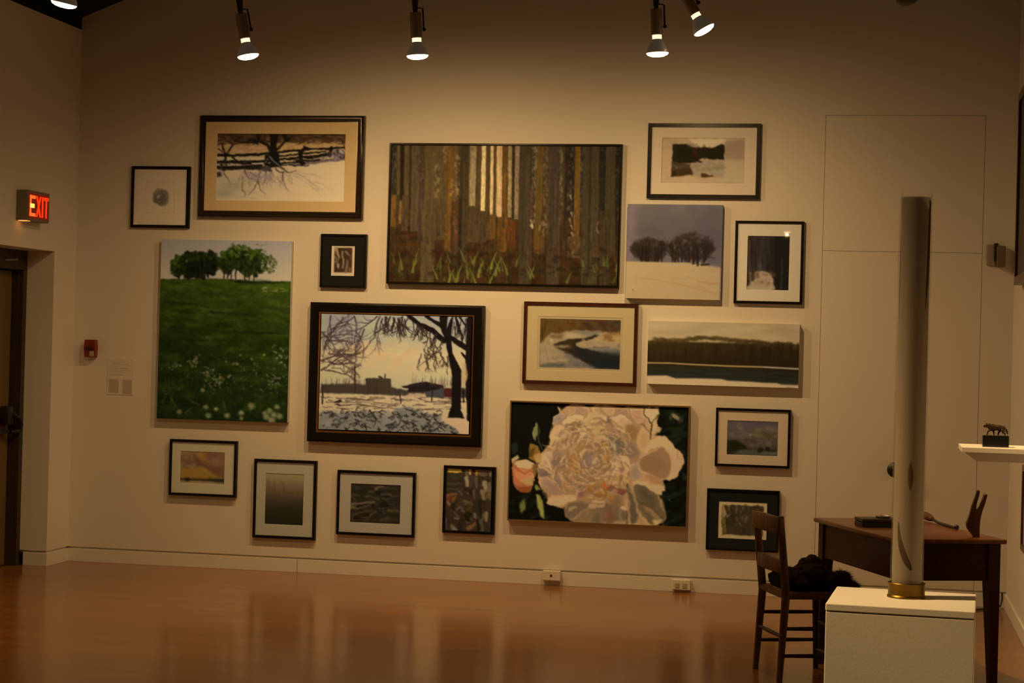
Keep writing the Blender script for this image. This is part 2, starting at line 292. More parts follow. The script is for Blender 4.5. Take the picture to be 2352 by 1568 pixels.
def art_snow():
    A=Art((185,125),(1235,130),(160,1470),95,119,(44,32,24))
    r=_rs(51)
    A.grad([(180,(44,32,22)),(380,(54,40,30)),(700,(52,40,30)),(880,(34,26,16)),(1235,(30,24,14))],x=True)
    for i in range(90):
        x=r.uniform(190,1220); y=r.uniform(130,700); L=r.uniform(150,600); A.stroke([(x,y),(x-8,y+L)],r.uniform(14,50),r.uniform(10,40),[(34,24,16),(64,48,36),(48,36,26),(28,20,12)][r.randint(4)] if x<860 else [(26,20,10),(34,28,16)][r.randint(2)],.4,4)
    A.poly([(185,130),(240,130),(235,900),(245,1370),(165,1370),(170,800)],(58,36,16),.9,3); A.stroke([(235,250),(225,800),(245,1300)],26,20,(92,74,60),.8,3)
    A.stroke([(1040,700),(1035,1000),(1020,1430)],30,36,(72,62,48),.9,3)
    A.poly([(860,140),(1230,140),(1200,1440),(870,1440)],(28,22,12),.35,8)
    A.stroke([(415,400),(405,740)],16,10,(70,56,44),.7); A.stroke([(500,800),(510,960)],26,18,(110,92,70),.7,4); A.stroke([(450,820),(470,980)],14,10,(100,86,60),.7)
    A.poly([(400,1010),(480,1000),(620,1000),(740,1060),(820,1160),(830,1330),(870,1400),(860,1475),(155,1475),(165,1385),(250,1370),(260,1250),(380,1200)],(146,114,78),1,3,1)
    for i in range(46): A.ell(r.uniform(260,840),r.uniform(1040,1460),r.uniform(30,90),r.uniform(20,60),[(160,128,88),(136,108,74),(128,96,60)][r.randint(3)],r.uniform(0,90),.4,.7)
    for x,y in ((540,1280),(705,1310),(640,1100),(420,1110)): A.ell(x,y,50,34,(112,80,48),-20,.7,.7)
    A.poly([(400,1030),(470,1020),(480,1170),(400,1180)],(90,58,38),.8,6)
    A.stroke([(320,1020),(310,1220)],70,60,(44,30,14),.8,5); A.stroke([(370,1400),(400,1430)],22,14,(92,70,40),.8); A.stroke([(800,1010),(820,1150)],40,20,(50,36,24),.7,4)
    A.poly([(165,1395),(500,1400),(860,1420),(860,1475),(155,1475)],(158,126,86),.7,6)
    A.warp(1.2,8,4)
    return A.out()
def art_meadow():
    A=Art((100,65),(1133,88),(68,1467),300,412,(30,36,6))
    r=_rs(61)
    A.grad([(65,(126,106,92)),(370,(152,124,104)),(385,(52,58,8)),(480,(44,50,8)),(700,(38,44,6)),(900,(26,34,4)),(1100,(26,34,6)),(1467,(22,28,8))])
    A.poly([(60,374),(600,376),(830,395),(1140,398),(1140,350),(60,330)],(150,122,100),1,3)
    A.poly([(60,376),(560,374),(700,382),(830,398),(1140,398),(1140,460),(60,440)],(50,56,6),1,2)
    A.poly([(640,386),(860,400),(1060,404),(900,418),(720,410)],(18,18,6),.9,4)
    G=[(40,50,8),(56,62,12),(32,38,4),(62,70,16),(24,30,4)]
    def crown(cx,cy,rx,ry,n,dark):
        for i in range(n):
            t=r.uniform(0,6.28); q=r.rand()**.5; x=cx+q*rx*math.cos(t); y=cy+q*ry*math.sin(t)
            f=.55 if dark else .95; lit=1.15 if (y<cy-ry*.3) else .66
            c=G[r.randint(5)]; A.ell(x,y,r.uniform(10,26),r.uniform(8,22),tuple(v*f*lit for v in c),r.uniform(0,90),.75,.5)
    crown(245,275,66,80,90,False); crown(330,265,90,100,140,True); crown(420,270,80,104,130,True); A.poly([(450,200),(490,150),(530,180),(540,260),(535,345),(450,330)],(20,16,4),.95,3); crown(500,250,44,90,60,True)
    crown(230,300,50,60,40,False)
    crown(620,250,66,90,110,False); crown(700,215,80,90,140,False); crown(780,250,90,100,150,False); crown(850,250,80,100,140,False); crown(745,170,60,50,50,False)
    for i in range(90):
        t=r.uniform(0,6.28); q=r.rand()**.5; A.ell(955+q*60*math.cos(t),265+q*76*math.sin(t),r.uniform(5,14),r.uniform(4,12),[(60,58,16),(110,100,56),(44,46,8),(120,108,70)][r.randint(4)],0,.75,.4)
    for i in range(40): A.ell(r.uniform(650,940),r.uniform(110,190),r.uniform(5,14),r.uniform(4,10),[(96,92,40),(60,62,16)][r.randint(2)],0,.7)
    for x,y0,y1 in ((600,310,372),(628,310,372),(655,310,374),(690,310,378),(765,330,386),(797,330,386),(835,330,392),(240,330,372),(290,340,374),(375,340,374),(405,340,378),(445,340,374)): A.stroke([(x+2,y0),(x,y1)],11,9,(34,24,8))
    for i in range(420):
        y=385+1085*r.rand()**.9; x=r.uniform(75,1120); f=1.15-.5*(y-385)/1085
        A.ell(x,y,r.uniform(20,110),r.uniform(5,18+(y-385)*.02),tuple(v*f for v in G[r.randint(5)]),r.uniform(-10,10),.38,.8)
    for a in ((680,790,1090,800),(560,1110,720,1110),(500,640,860,650),(120,560,400,570),(700,400,1080,406)): A.stroke([(a[0],a[1]),(a[2],a[3])],18,8,(16,22,4),.6,4)
    for i in range(16): A.ell(r.uniform(900,1100),r.uniform(440,480),r.uniform(10,30),r.uniform(3,7),(110,96,50),0,.5,.6)
    for i in range(150):
        y=720+r.rand()**.8*560; x=r.uniform(100,1100); s=2+ (y-700)/560*6
        c=[(140,132,84),(150,120,86),(116,112,56),(160,146,100)][r.randint(4)]; A.ell(x,y,s*r.uniform(.5,1),s*r.uniform(.5,1),tuple(v*.8 for v in c),0,.45,.8)
    cl=[(345,1030,40,14),(390,1000,40,10),(470,1110,60,18),(500,1160,60,16),(560,1170,50,12),(840,1060,40,6),(690,1040,30,6),(1020,930,40,10),(1050,1010,50,12),(990,1160,60,14),(1040,1160,40,8),(650,1135,20,4),(240,1060,60,6)]
    for cx,cy,s,n in cl:
        for i in range(n): A.ell(cx+r.normal(0,s*.5),cy+r.normal(0,s*.5),r.uniform(5,11),r.uniform(5,10),[(128,114,70),(122,90,58),(112,108,66)][r.randint(3)],0,.55,.7)
    for x,y,s in ((435,1242,17),(460,1375,22),(540,1390,20),(480,1440,26),(740,1420,24),(742,1460,18),(630,1440,26),(820,1365,30),(250,1415,22),(1020,1370,22),(930,1420,26),(960,1400,26),(1000,1430,30),(1040,1440,28),(980,1470,30),(940,1450,26),(820,1000,10),(920,968,10),(730,968,9),(620,1020,9)):
        A.ell(x,y,s,s*.9,(96,92,46),0,.8,.7); A.ell(x,y-3,s*.55,s*.5,(128,116,72) if r.rand()<.6 else (132,92,58),r.uniform(0,90),.6,.7)
    for p in ([(180,1310),(225,1375)],[(340,1330),(410,1360)],[(300,1420),(350,1380)],[(600,1340),(620,1400)],[(110,1340),(140,1300)],[(90,1100),(120,1060)],[(300,1150),(330,1110)]): A.stroke(p,14,4,(92,78,32),.55,4)
    for i in range(160):
        x=r.uniform(80,1090); y=r.uniform(1100,1460); A.stroke([(x,y),(x+r.uniform(-14,14),y-r.uniform(20,70))],6,2,[(46,56,12),(16,22,4),(60,66,24)][r.randint(3)],.5)
    A.warp(1.5,5,2); q=np.repeat((np.arange(A.h)[:,None]>A.h*.225)*1.0,A.w,1); A.tone(.22,5,7,5,3,q); A.tone(.15,14,30,6,3,q)
    return A.out(.7)
def art_woodcut():
    A=Art((185,235),(1075,240),(165,1380),52,71,(196,154,102))
    A.poly([(300,310),(970,310),(960,1245),(280,1245)],(66,42,20),1,2)
    r=_rs(71)
    for pts,w0,w1,c in (([(350,340),(420,560),(490,690)],130,60,(150,112,66)),([(300,660),(420,730)],60,20,(140,106,66)),([(330,840),(420,870)],50,30,(160,124,80)),([(590,460),(580,600),(640,760),(640,900),(610,1080)],70,50,(140,112,74)),([(740,470),(860,600)],90,40,(120,98,66)),
        ([(790,800),(780,980),(730,1230)],70,100,(118,88,60)),([(440,950),(440,1060)],90,70,(160,124,86)),([(890,620),(900,760)],60,40,(92,64,42)),([(880,1080),(880,1220)],80,90,(120,82,48)),([(400,760),(380,900)],150,60,(104,78,44)),([(530,400),(540,780)],60,50,(58,36,12)),([(330,500),(350,600)],50,30,(74,42,10)),([(850,340),(950,460)],80,60,(82,44,18))): A.stroke(pts,w0,w1,c,.95,1.5)
    return A.out(.7)
def art_park():
    A=Art((208,178),(1717,208),(183,1325),346,264,(178,152,110))
    r=_rs(81)
    A.grad([(178,(150,134,118)),(380,(164,146,108)),(560,(190,158,106)),(760,(186,160,112)),(960,(176,152,108)),(961,(196,164,112)),(1325,(180,150,108))])
    for i in range(60): A.ell(r.uniform(200,620),r.uniform(180,500),r.uniform(40,120),r.uniform(20,60),(140,126,120),r.uniform(-40,0),.2,.9)
    for i in range(60):
        x=r.uniform(560,1200); y=r.uniform(480,760); A.ell(x,y,r.uniform(40,110),r.uniform(14,36),[(206,160,106),(198,152,92),(186,164,116)][r.randint(3)],-28,.3,.8)
    for i in range(30): A.ell(r.uniform(600,1200),r.uniform(180,420),r.uniform(60,140),r.uniform(24,50),[(172,156,122),(160,146,124)][r.randint(2)],-20,.3,.9)
    # horizon trees and buildings
    A.poly([(195,960),(210,880),(330,875),(540,870),(660,880),(920,900),(1020,930),(1700,900),(1700,1000),(195,965)],(64,50,36),.95,4)
    for i in range(60): x=r.uniform(205,650); A.stroke([(x,950),(x+r.uniform(-5,5),r.uniform(810,900))],9,3,(74,56,40),.7)
    A.poly([(655,812),(800,812),(915,818),(918,970),(820,972),(660,950)],(72,56,36),1,1.5); A.stroke([(855,775),(855,815)],11,11,(64,48,32)); A.stroke([(790,798),(825,812)],16,16,(58,44,28))
    for i in range(16): x=r.uniform(670,910); A.stroke([(x,840),(x,960)],5,5,(56,42,28),.6)
    A.poly([(1015,890),(1180,858),(1265,846),(1440,880),(1440,905),(1300,940),(1080,945),(1090,912),(1040,905)],(38,26,24),1,1.5); A.poly([(1270,940),(1440,905),(1440,1005),(1275,995)],(70,64,58),1,2)
    A.poly([(1440,905),(1520,910),(1515,1000),(1450,990)],(78,32,26),1,3)
    A.stroke([(550,700),(552,950)],15,17,(62,44,26)); A.stroke([(1210,940),(1210,1010)],10,10,(50,36,24)); A.stroke([(1330,930),(1325,1030)],14,12,(44,32,22)); A.stroke([(222,880),(222,1070)],16,18,(58,40,28)); A.stroke([(1010,930),(1012,1060)],14,10,(46,34,24)); A.ell(1005,945,40,30,(66,52,40),0,.8,.5)
    A.poly([(1100,960),(1260,960),(1270,1010),(1020,1010)],(190,150,104),.9,3)
    for i in range(40): x=r.uniform(1120,1520); A.stroke([(x,r.uniform(870,900)),(x+r.uniform(-4,4),r.uniform(760,840))],6,2,(70,52,34),.6)
    # snow shadow lines
    for i in range(70):
        x=r.uniform(200,1650); y=r.uniform(1000,1130); A.stroke([(x,y),(x+r.uniform(40,180),y+r.uniform(-12,18))],11,5,(78,56,38),.65)
    for p in ([(360,1015),(600,1020),(740,1040)],[(380,1090),(600,1075),(860,1110)],[(740,1055),(940,1070)],[(1260,1040),(1500,1045)],[(1030,1080),(1130,1130),(1240,1130)]): A.stroke(p,9,7,(72,52,38),.8)
    A.stroke([(350,1060),(400,1040)],14,30,(54,36,28)); A.stroke([(370,1075),(410,1085)],12,8,(54,36,28))
    for i in range(30): x=r.uniform(900,1240); y=r.uniform(1000,1090); A.stroke([(x,y),(x+r.uniform(-6,6),y-r.uniform(16,50))],5,4,(124,88,62) if r.rand()<.5 else (190,160,122),.7)
    # grey brushy foreground
    A.poly([(185,1160),(420,1170),(640,1130),(760,1170),(880,1200),(960,1110),(1100,1090),(1240,1150),(1420,1180),(1420,1230),(1560,1290),(1640,1385),(1000,1380),(180,1340)],(124,112,88),.95,5)
    for i in range(90): A.ell(r.uniform(190,1560),r.uniform(1160,1370),r.uniform(25,80),r.uniform(10,30),[(136,122,98),(108,98,76),(146,126,104),(112,106,86)][r.randint(4)],r.uniform(-30,30),.5,.7)
    for i in range(150):
        x=r.uniform(200,1540); y=r.uniform(1130,1370); t=r.uniform(-.6,2.6); L=r.uniform(20,70)
        A.stroke([(x,y),(x+L*.5,y-r.uniform(-24,24)),(x+L,y+r.uniform(-26,26))],14,5,(38,30,24),.75)
    for x,y,a in ((700,1130,80),(520,1150,40),(1340,1170,85),(900,1300,10),(1060,1110,15),(1080,1250,5),(790,1300,60),(650,1260,100)): A.twig(x,y,a,100,12,2,(40,32,26),r,50,.85,30)
    A.poly([(1420,1180),(1500,1190),(1690,1220),(1685,1390),(1640,1385),(1560,1290),(1430,1230)],(196,154,108),1,4)
    # big tree, right
    D=(24,16,12)
    A.poly([(1395,200),(1480,200),(1470,320),(1520,200),(1535,210),(1510,420),(1530,560),(1620,740),(1610,1120),(1650,1200),(1560,1195),(1480,1195),(1520,1080),(1525,780),(1490,620),(1460,440),(1400,300)],D,1,2)
    for pts,w0,w1 in (([(1090,195),(1200,280),(1330,340),(1440,440)],40,56),([(1260,200),(1400,280),(1440,330)],30,44),([(1510,410),(1600,470),(1700,530)],50,60),([(1700,230),(1690,600),(1700,1000)],60,70),([(1620,560),(1690,640)],20,40),([(1560,210),(1630,420)],20,14),([(1600,210),(1680,330)],18,10),([(1630,380),(1620,480)],16,16),([(1690,1000),(1690,1210)],40,34),([(1640,930),(1640,1040)],18,14)): A.stroke(pts,w0,w1,D,1,1.5)
    for i in range(18): x=r.uniform(1540,1690); A.stroke([(x,r.uniform(200,330)),(x+r.uniform(-60,60),r.uniform(350,480))],10,4,D,.85)
    A.poly([(1620,660),(1665,660),(1680,780),(1650,915),(1625,880)],(176,140,86),.8,3)
    for i in range(36):
        x=r.uniform(760,1440); y=200+max(0,(x-1090))*.6+r.uniform(0,40); A.twig(x,y,r.uniform(70,120),r.uniform(60,120),14,2,(46,32,22),r,34,.9,24)
    for i in range(12): A.twig(r.uniform(1160,1480),r.uniform(480,600),r.uniform(60,120),90,13,2,(60,44,28),r,34,.85,30)
    # fine tree, left
    for x,y,a,L,w in ((210,740,-25,180,14),(215,640,-30,200,12),(240,520,-60,220,14),(215,360,70,140,12),(540,200,70,160,12),(540,210,130,200,10),(800,205,120,220,12),(640,330,110,200,12),(610,500,130,160,10),(600,570,160,200,12),(480,670,165,200,10),(250,740,20,200,10),(300,200,100,240,12),(430,220,140,200,9),(260,420,-40,220,10),(360,600,-20,200,8),(360,300,150,160,8),(700,260,130,160,9)):
        A.twig(x,y,a,L,w*1.5,3,(72,52,40),r,36,.85,22)
    for i in range(14): A.twig(r.uniform(220,600),r.uniform(360,720),r.uniform(-60,30),90,11,2,(80,58,46),r,40,.8,25)
    A.warp(1.4,7,3)
    return A.out(.5)
def art_stream():
    A=Art((125,125),(2195,175),(95,1390),186,115,(150,118,74))
    r=_rs(91)
    A.poly([(110,120),(2200,170),(2190,500),(1700,470),(1000,430),(700,470),(380,520),(240,650),(110,780)],(92,62,22),1,6)
    for i in range(150):
        x=r.uniform(120,1150); y=r.uniform(140,480); A.stroke([(x,y),(x+r.uniform(-30,30),y+r.uniform(40,120))],r.uniform(20,60),12,[(100,70,24),(84,60,18),(110,64,22),(92,74,34),(70,46,12)][r.randint(5)],.5,4)
    for i in range(70):
        x=r.uniform(1150,2190); y=r.uniform(180,440); A.ell(x,y,r.uniform(40,110),r.uniform(30,60),[(70,42,22),(62,36,18),(80,50,30),(72,60,36)][r.randint(4)],r.uniform(0,90),.45,.8)
    A.ell(960,290,70,60,(96,46,10),0,.7,.8); A.ell(1720,260,150,70,(84,44,26),0,.5,.9)
    for p in ([(120,380),(180,740)],[(240,220),(210,500)],[(220,380),(150,600)]): A.stroke(p,60,40,(70,48,8),.7,8)
    A.poly([(380,520),(640,520),(760,470),(1060,450),(1700,470),(1780,560),(1640,660),(1200,700),(800,690),(560,760),(480,860),(800,1010),(1100,1160),(1540,1390),(95,1390),(110,780),(240,660)],(152,118,74),1,6)
    A.poly([(790,500),(1180,540),(1170,620),(960,640),(780,640)],(168,136,86),.95,6); A.poly([(960,440),(1680,450),(1640,540),(1320,560),(1160,520)],(120,104,76),.9,6); A.poly([(1240,575),(1400,560),(1400,600),(1260,605)],(140,120,84),.8,4)
    A.poly([(400,560),(700,540),(680,620),(380,630)],(100,66,32),.8,8)
    A.poly([(480,790),(620,720),(900,660),(1250,640),(1500,560),(1640,560),(1600,620),(1420,690),(1060,740),(1040,800),(1160,880),(1400,930),(1700,990),(2180,1050),(2170,1430),(1530,1400),(1260,1260),(960,1100),(640,950),(490,860)],(46,34,22),1,3)
    A.poly([(490,800),(900,680),(1000,690),(980,900),(820,980),(620,920)],(66,46,16),.8,10); A.poly([(1080,900),(2170,1060),(2170,1430),(1540,1400),(1240,1230),(1060,1080)],(36,34,26),.85,14); A.poly([(1560,1150),(2160,1150),(2160,1430),(1560,1400)],(32,32,30),.7,16)
    A.poly([(1040,770),(1240,720),(1500,640),(1640,560),(1720,500),(2180,520),(2180,900),(2100,890),(1800,860),(1480,850),(1320,890),(1160,860)],(158,122,76),1,4)
    for i in range(50): A.ell(r.uniform(1150,2150),r.uniform(640,830),r.uniform(30,100),r.uniform(12,34),[(160,124,86),(168,130,80),(140,108,72),(172,136,76)][r.randint(4)],r.uniform(-10,10),.5,.6)
    A.poly([(1760,560),(1940,500),(2180,510),(2180,560),(2000,600),(1980,680),(1760,690)],(128,82,36),.9,8); A.poly([(1940,560),(2180,560),(2170,760),(2060,770)],(170,128,66),.8,8); A.stroke([(1890,700),(2040,700)],40,30,(120,76,26),.8,5)
    A.poly([(1480,850),(1900,850),(1900,880),(1500,885)],(90,76,58),.8,4); A.poly([(1380,900),(1500,880),(2060,880),(2170,930),(2170,960),(1800,980),(1440,935)],(118,100,78),.9,5); A.poly([(1600,970),(2170,960),(2170,1090),(1960,1060),(1700,1010)],(72,66,50),.8,8); A.ell(2140,830,50,70,(120,94,70),0,.7)
    A.poly([(620,980),(820,1010),(1100,1160),(1280,1280),(1540,1395),(760,1390),(840,1200)],(112,92,72),.9,8)
    for i in range(60): A.stroke([(x:=r.uniform(100,700),y:=r.uniform(820,1250)),(x+r.uniform(80,260),y+r.uniform(-20,20))],50,20,[(160,128,84),(146,116,70),(164,132,92),(138,112,78)][r.randint(4)],.4,5)
    A.poly([(110,1320),(440,1270),(760,1270),(760,1390),(100,1390)],(76,72,56),.85,8); A.stroke([(220,1220),(720,1205)],50,30,(156,122,92),.8,6); A.stroke([(440,1150),(760,1140)],40,20,(112,98,64),.7,6); A.ell(1060,1320,90,50,(100,78,68),0,.7,.7); A.stroke([(1260,1320),(1480,1370)],60,40,(78,78,62),.8,6)
    for p in ([(250,880),(280,1060),(310,1180),(350,1280)],[(340,720),(350,800)],[(520,1190),(510,1250)]): A.stroke(p,16,10,(116,84,50),.7,3)
    A.ell(410,690,40,50,(184,148,90),0,.7,.6)
    A.warp(2,9,4)
    return A.out()
def art_lake():
    A=Art((938,165),(1925,180),(930,572),348,148,(166,132,84))
    r=_rs(101)
    A.grad([(165,(150,120,76)),(230,(164,130,82)),(290,(160,128,80)),(300,(58,42,16)),(430,(42,28,10)),(445,(40,34,18)),(540,(44,42,28)),(600,(176,138,88))])
    A.poly([(930,160),(1930,180),(1925,318),(1860,312),(1780,300),(1740,318),(1700,300),(1500,285),(1380,272),(1260,270),(1180,288),(1060,290),(985,284),(975,302),(935,304)],(164,130,82),1,7)
    for i in range(70): A.ell(r.uniform(940,1920),r.uniform(180,270),r.uniform(30,120),r.uniform(8,26),[(158,126,78),(170,136,88),(150,118,72)][r.randint(3)],0,.3,.9)
    bx=[930,975,985,1060,1180,1260,1380,1500,1700,1740,1780,1860,1925]; by=[304,302,284,290,288,270,272,285,300,318,300,312,318]
    for i in range(420):
        x=r.uniform(935,1922); y=float(np.interp(x,bx,by))+r.normal(2,5); A.ell(x,y,r.uniform(8,26),r.uniform(4,11),(66,47,18) if r.rand()<.75 else (96,74,38),r.uniform(-20,20),.35,.9)
    for i in range(160):
        x=r.uniform(940,1915); A.stroke([(x,r.uniform(300,360)),(x,r.uniform(380,435))],r.uniform(8,26),8,[(36,24,8),(52,38,14),(44,32,12)][r.randint(3)],.35,4)
    for i in range(120):
        x=r.uniform(940,1880); y=r.uniform(462,550); A.stroke([(x,y),(x+r.uniform(40,160),y+3)],r.uniform(6,14),6,[(34,28,14),(48,48,34),(38,36,24)][r.randint(3)],.35,3)
    A.stroke([(932,444),(1080,444),(1400,455),(1920,472)],14,12,(50,28,12)); A.stroke([(932,437),(1080,437),(1200,443),(1480,452),(1700,455),(1920,464)],7,8,(184,146,82)); A.stroke([(1700,456),(1920,465)],7,8,(176,152,120))
    A.poly([(930,520),(1060,517),(1120,535),(1240,533),(1420,535),(1460,545),(1620,550),(1700,556),(1780,556),(1810,566),(1922,568),(1920,606),(930,576)],(184,146,96),1,3)
    A.stroke([(1840,585),(1890,585)],5,4,(120,90,50),.7)
    return A.out()
def art_peony():
    A=Art((48,42),(2180,108),(22,1462),408,276,(12,12,6))
    r=_rs(111)
    # leaves in the dark ground
    for i in range(60): A.ell(r.uniform(1900,2170),r.uniform(120,1540),r.uniform(30,110),r.uniform(12,40),[(26,30,14),(18,20,10),(34,34,16),(14,14,8)][r.randint(4)],r.uniform(-50,10),.6,.6)
    for i in range(26): A.ell(r.uniform(40,500),r.uniform(1150,1450),r.uniform(20,70),r.uniform(8,26),[(30,34,20),(20,22,12)][r.randint(2)],r.uniform(-60,60),.5,.6)
    A.stroke([(1960,240),(2010,180),(2080,250)],40,60,(64,56,32),.8,6); A.ell(2030,220,46,26,(128,106,72),30,.9,.4)
    A.stroke([(1940,480),(2130,390)],40,20,(32,36,20),.8,6); A.stroke([(1990,530),(2060,470)],60,30,(36,42,20),.7,6); A.stroke([(1880,1180),(2130,1110)],50,20,(30,32,16),.8,8); A.stroke([(1900,1500),(2120,1410)],50,30,(36,36,18),.8,8); A.ell(2130,930,30,40,(40,46,30),0,.7); A.ell(1965,1215,12,18,(70,72,52))
    # bud stem and leaves, left
    A.poly([(345,280),(375,320),(370,400),(340,520),(310,470),(290,410),(320,350)],(108,100,56),1,3); A.poly([(350,300),(320,400),(330,470),(300,420)],(136,124,78),.7,3); A.stroke([(375,320),(395,380),(375,470),(420,600)],12,16,(64,58,28)); A.ell(80,600,36,70,(40,44,28),0,.7,.5)
    A.poly([(270,540),(370,570),(420,650),(410,760),(330,760),(250,720),(265,640)],(122,84,32),1,3); A.poly([(330,680),(400,640),(400,760),(330,780)],(170,124,70),.9,4); A.poly([(260,620),(330,600),(310,700),(260,700)],(78,54,16),.8,4)
    A.poly([(50,720),(110,690),(135,720),(80,770),(48,800)],(168,134,86),1,3)
    A.poly([(50,800),(100,750),(300,750),(330,840),(330,960),(300,1090),(240,1150),(170,1130),(90,1050),(50,930)],(160,94,52),1,3,1)
    A.ell(205,795,115,52,(196,148,96),4,1,.15); A.poly([(80,860),(200,850),(280,880),(320,960),(250,1010),(160,1000),(90,960)],(184,112,68),.8,6); A.poly([(170,1000),(250,930),(310,960),(300,1060),(240,1050)],(166,124,74),.9,5); A.poly([(110,1050),(300,1060),(250,1150),(170,1130)],(122,62,26),.9,6); A.stroke([(90,830),(200,900),(270,880)],12,10,(140,64,36),.9,3); A.stroke([(60,920),(140,1010)],30,24,(178,84,50),.8,5); A.stroke([(300,900),(330,1000)],14,10,(190,156,100),.8)
    A.poly([(290,800),(370,770),(370,860),(330,960),(300,860)],(116,84,44),.9,4)
    A.poly([(350,1030),(400,1080),(340,1110),(325,1080)],(120,112,44),1,3); A.poly([(350,1150),(410,1150),(440,1280),(460,1440),(410,1420),(370,1300)],(128,116,54),1,3); A.stroke([(370,1180),(430,1400)],20,16,(156,140,74),.7)
    A.poly([(180,1230),(205,1220),(220,1340),(180,1390),(148,1370),(155,1290)],(98,94,40),1,4)
    A.poly([(610,75),(640,110),(650,170),(625,160)],(184,146,94),1,3); A.poly([(650,160),(690,130),(700,170)],(140,124,60),1,3)
    # flower silhouette
    A.poly([(720,78),(1830,112),(1800,260),(1820,330),(1860,350),(1790,440),(1900,455),(1990,540),(2040,620),(2110,660),(2115,840),(2040,920),(1960,970),(1880,960),(1900,1080),(1860,1150),(1820,1150),(1880,1280),(1920,1390),(1890,1480),(1760,1520),(1180,1500),(780,1475),(710,1420),(700,1290),(660,1310),(500,1260),(490,1160),(400,1060),(370,960),(370,800),(410,650),(500,560),(520,420),(560,330),(550,230),(620,180)],(170,126,80),1,3)
    LT=[(188,146,96),(180,136,90),(192,152,104),(172,130,86)]; MD=[(158,116,76),(150,108,72),(154,116,80),(146,106,76)]; DK=[(112,78,50),(104,76,58),(122,84,48)]
    pk=lambda s: s[r.randint(len(s))]
    A.poly([(720,78),(1640,110),(1660,300),(1600,700),(1480,1040),(1440,1250),(700,1290),(500,1240),(400,1050),(370,820),(500,560),(560,300)],(140,102,66),.75,10,1)
    def petal(P,base,rim=None,core=None,w=13,a=1,q=.55):
        A.poly(P,base,a,2.2,1); n=len(P); cx=sum(p[0] for p in P)/n; cy=sum(p[1] for p in P)/n
        if core is not None: A.poly([(cx+(x-cx)*.62,cy+(y-cy)*.62+8) for x,y in P],core,.75,9,2)
        if rim is not None:
            k=max(2,int(n*q)); A.stroke([(cx+(x-cx)*.95,cy+(y-cy)*.95) for x,y in P[:k+1]],w,w*.5,rim,.85,2.2)
        for i in range(4):
            t=r.uniform(.2,.8); s=P[r.randint(n)]; A.stroke([(cx+r.uniform(-10,10),cy+r.uniform(-10,10)),(cx+(s[0]-cx)*.8,cy+(s[1]-cy)*.8)],7,3,pk([base,rim or base,core or base]),.4,3)
    L_,M_,D_=(186,144,94),(156,114,74),(116,84,56)
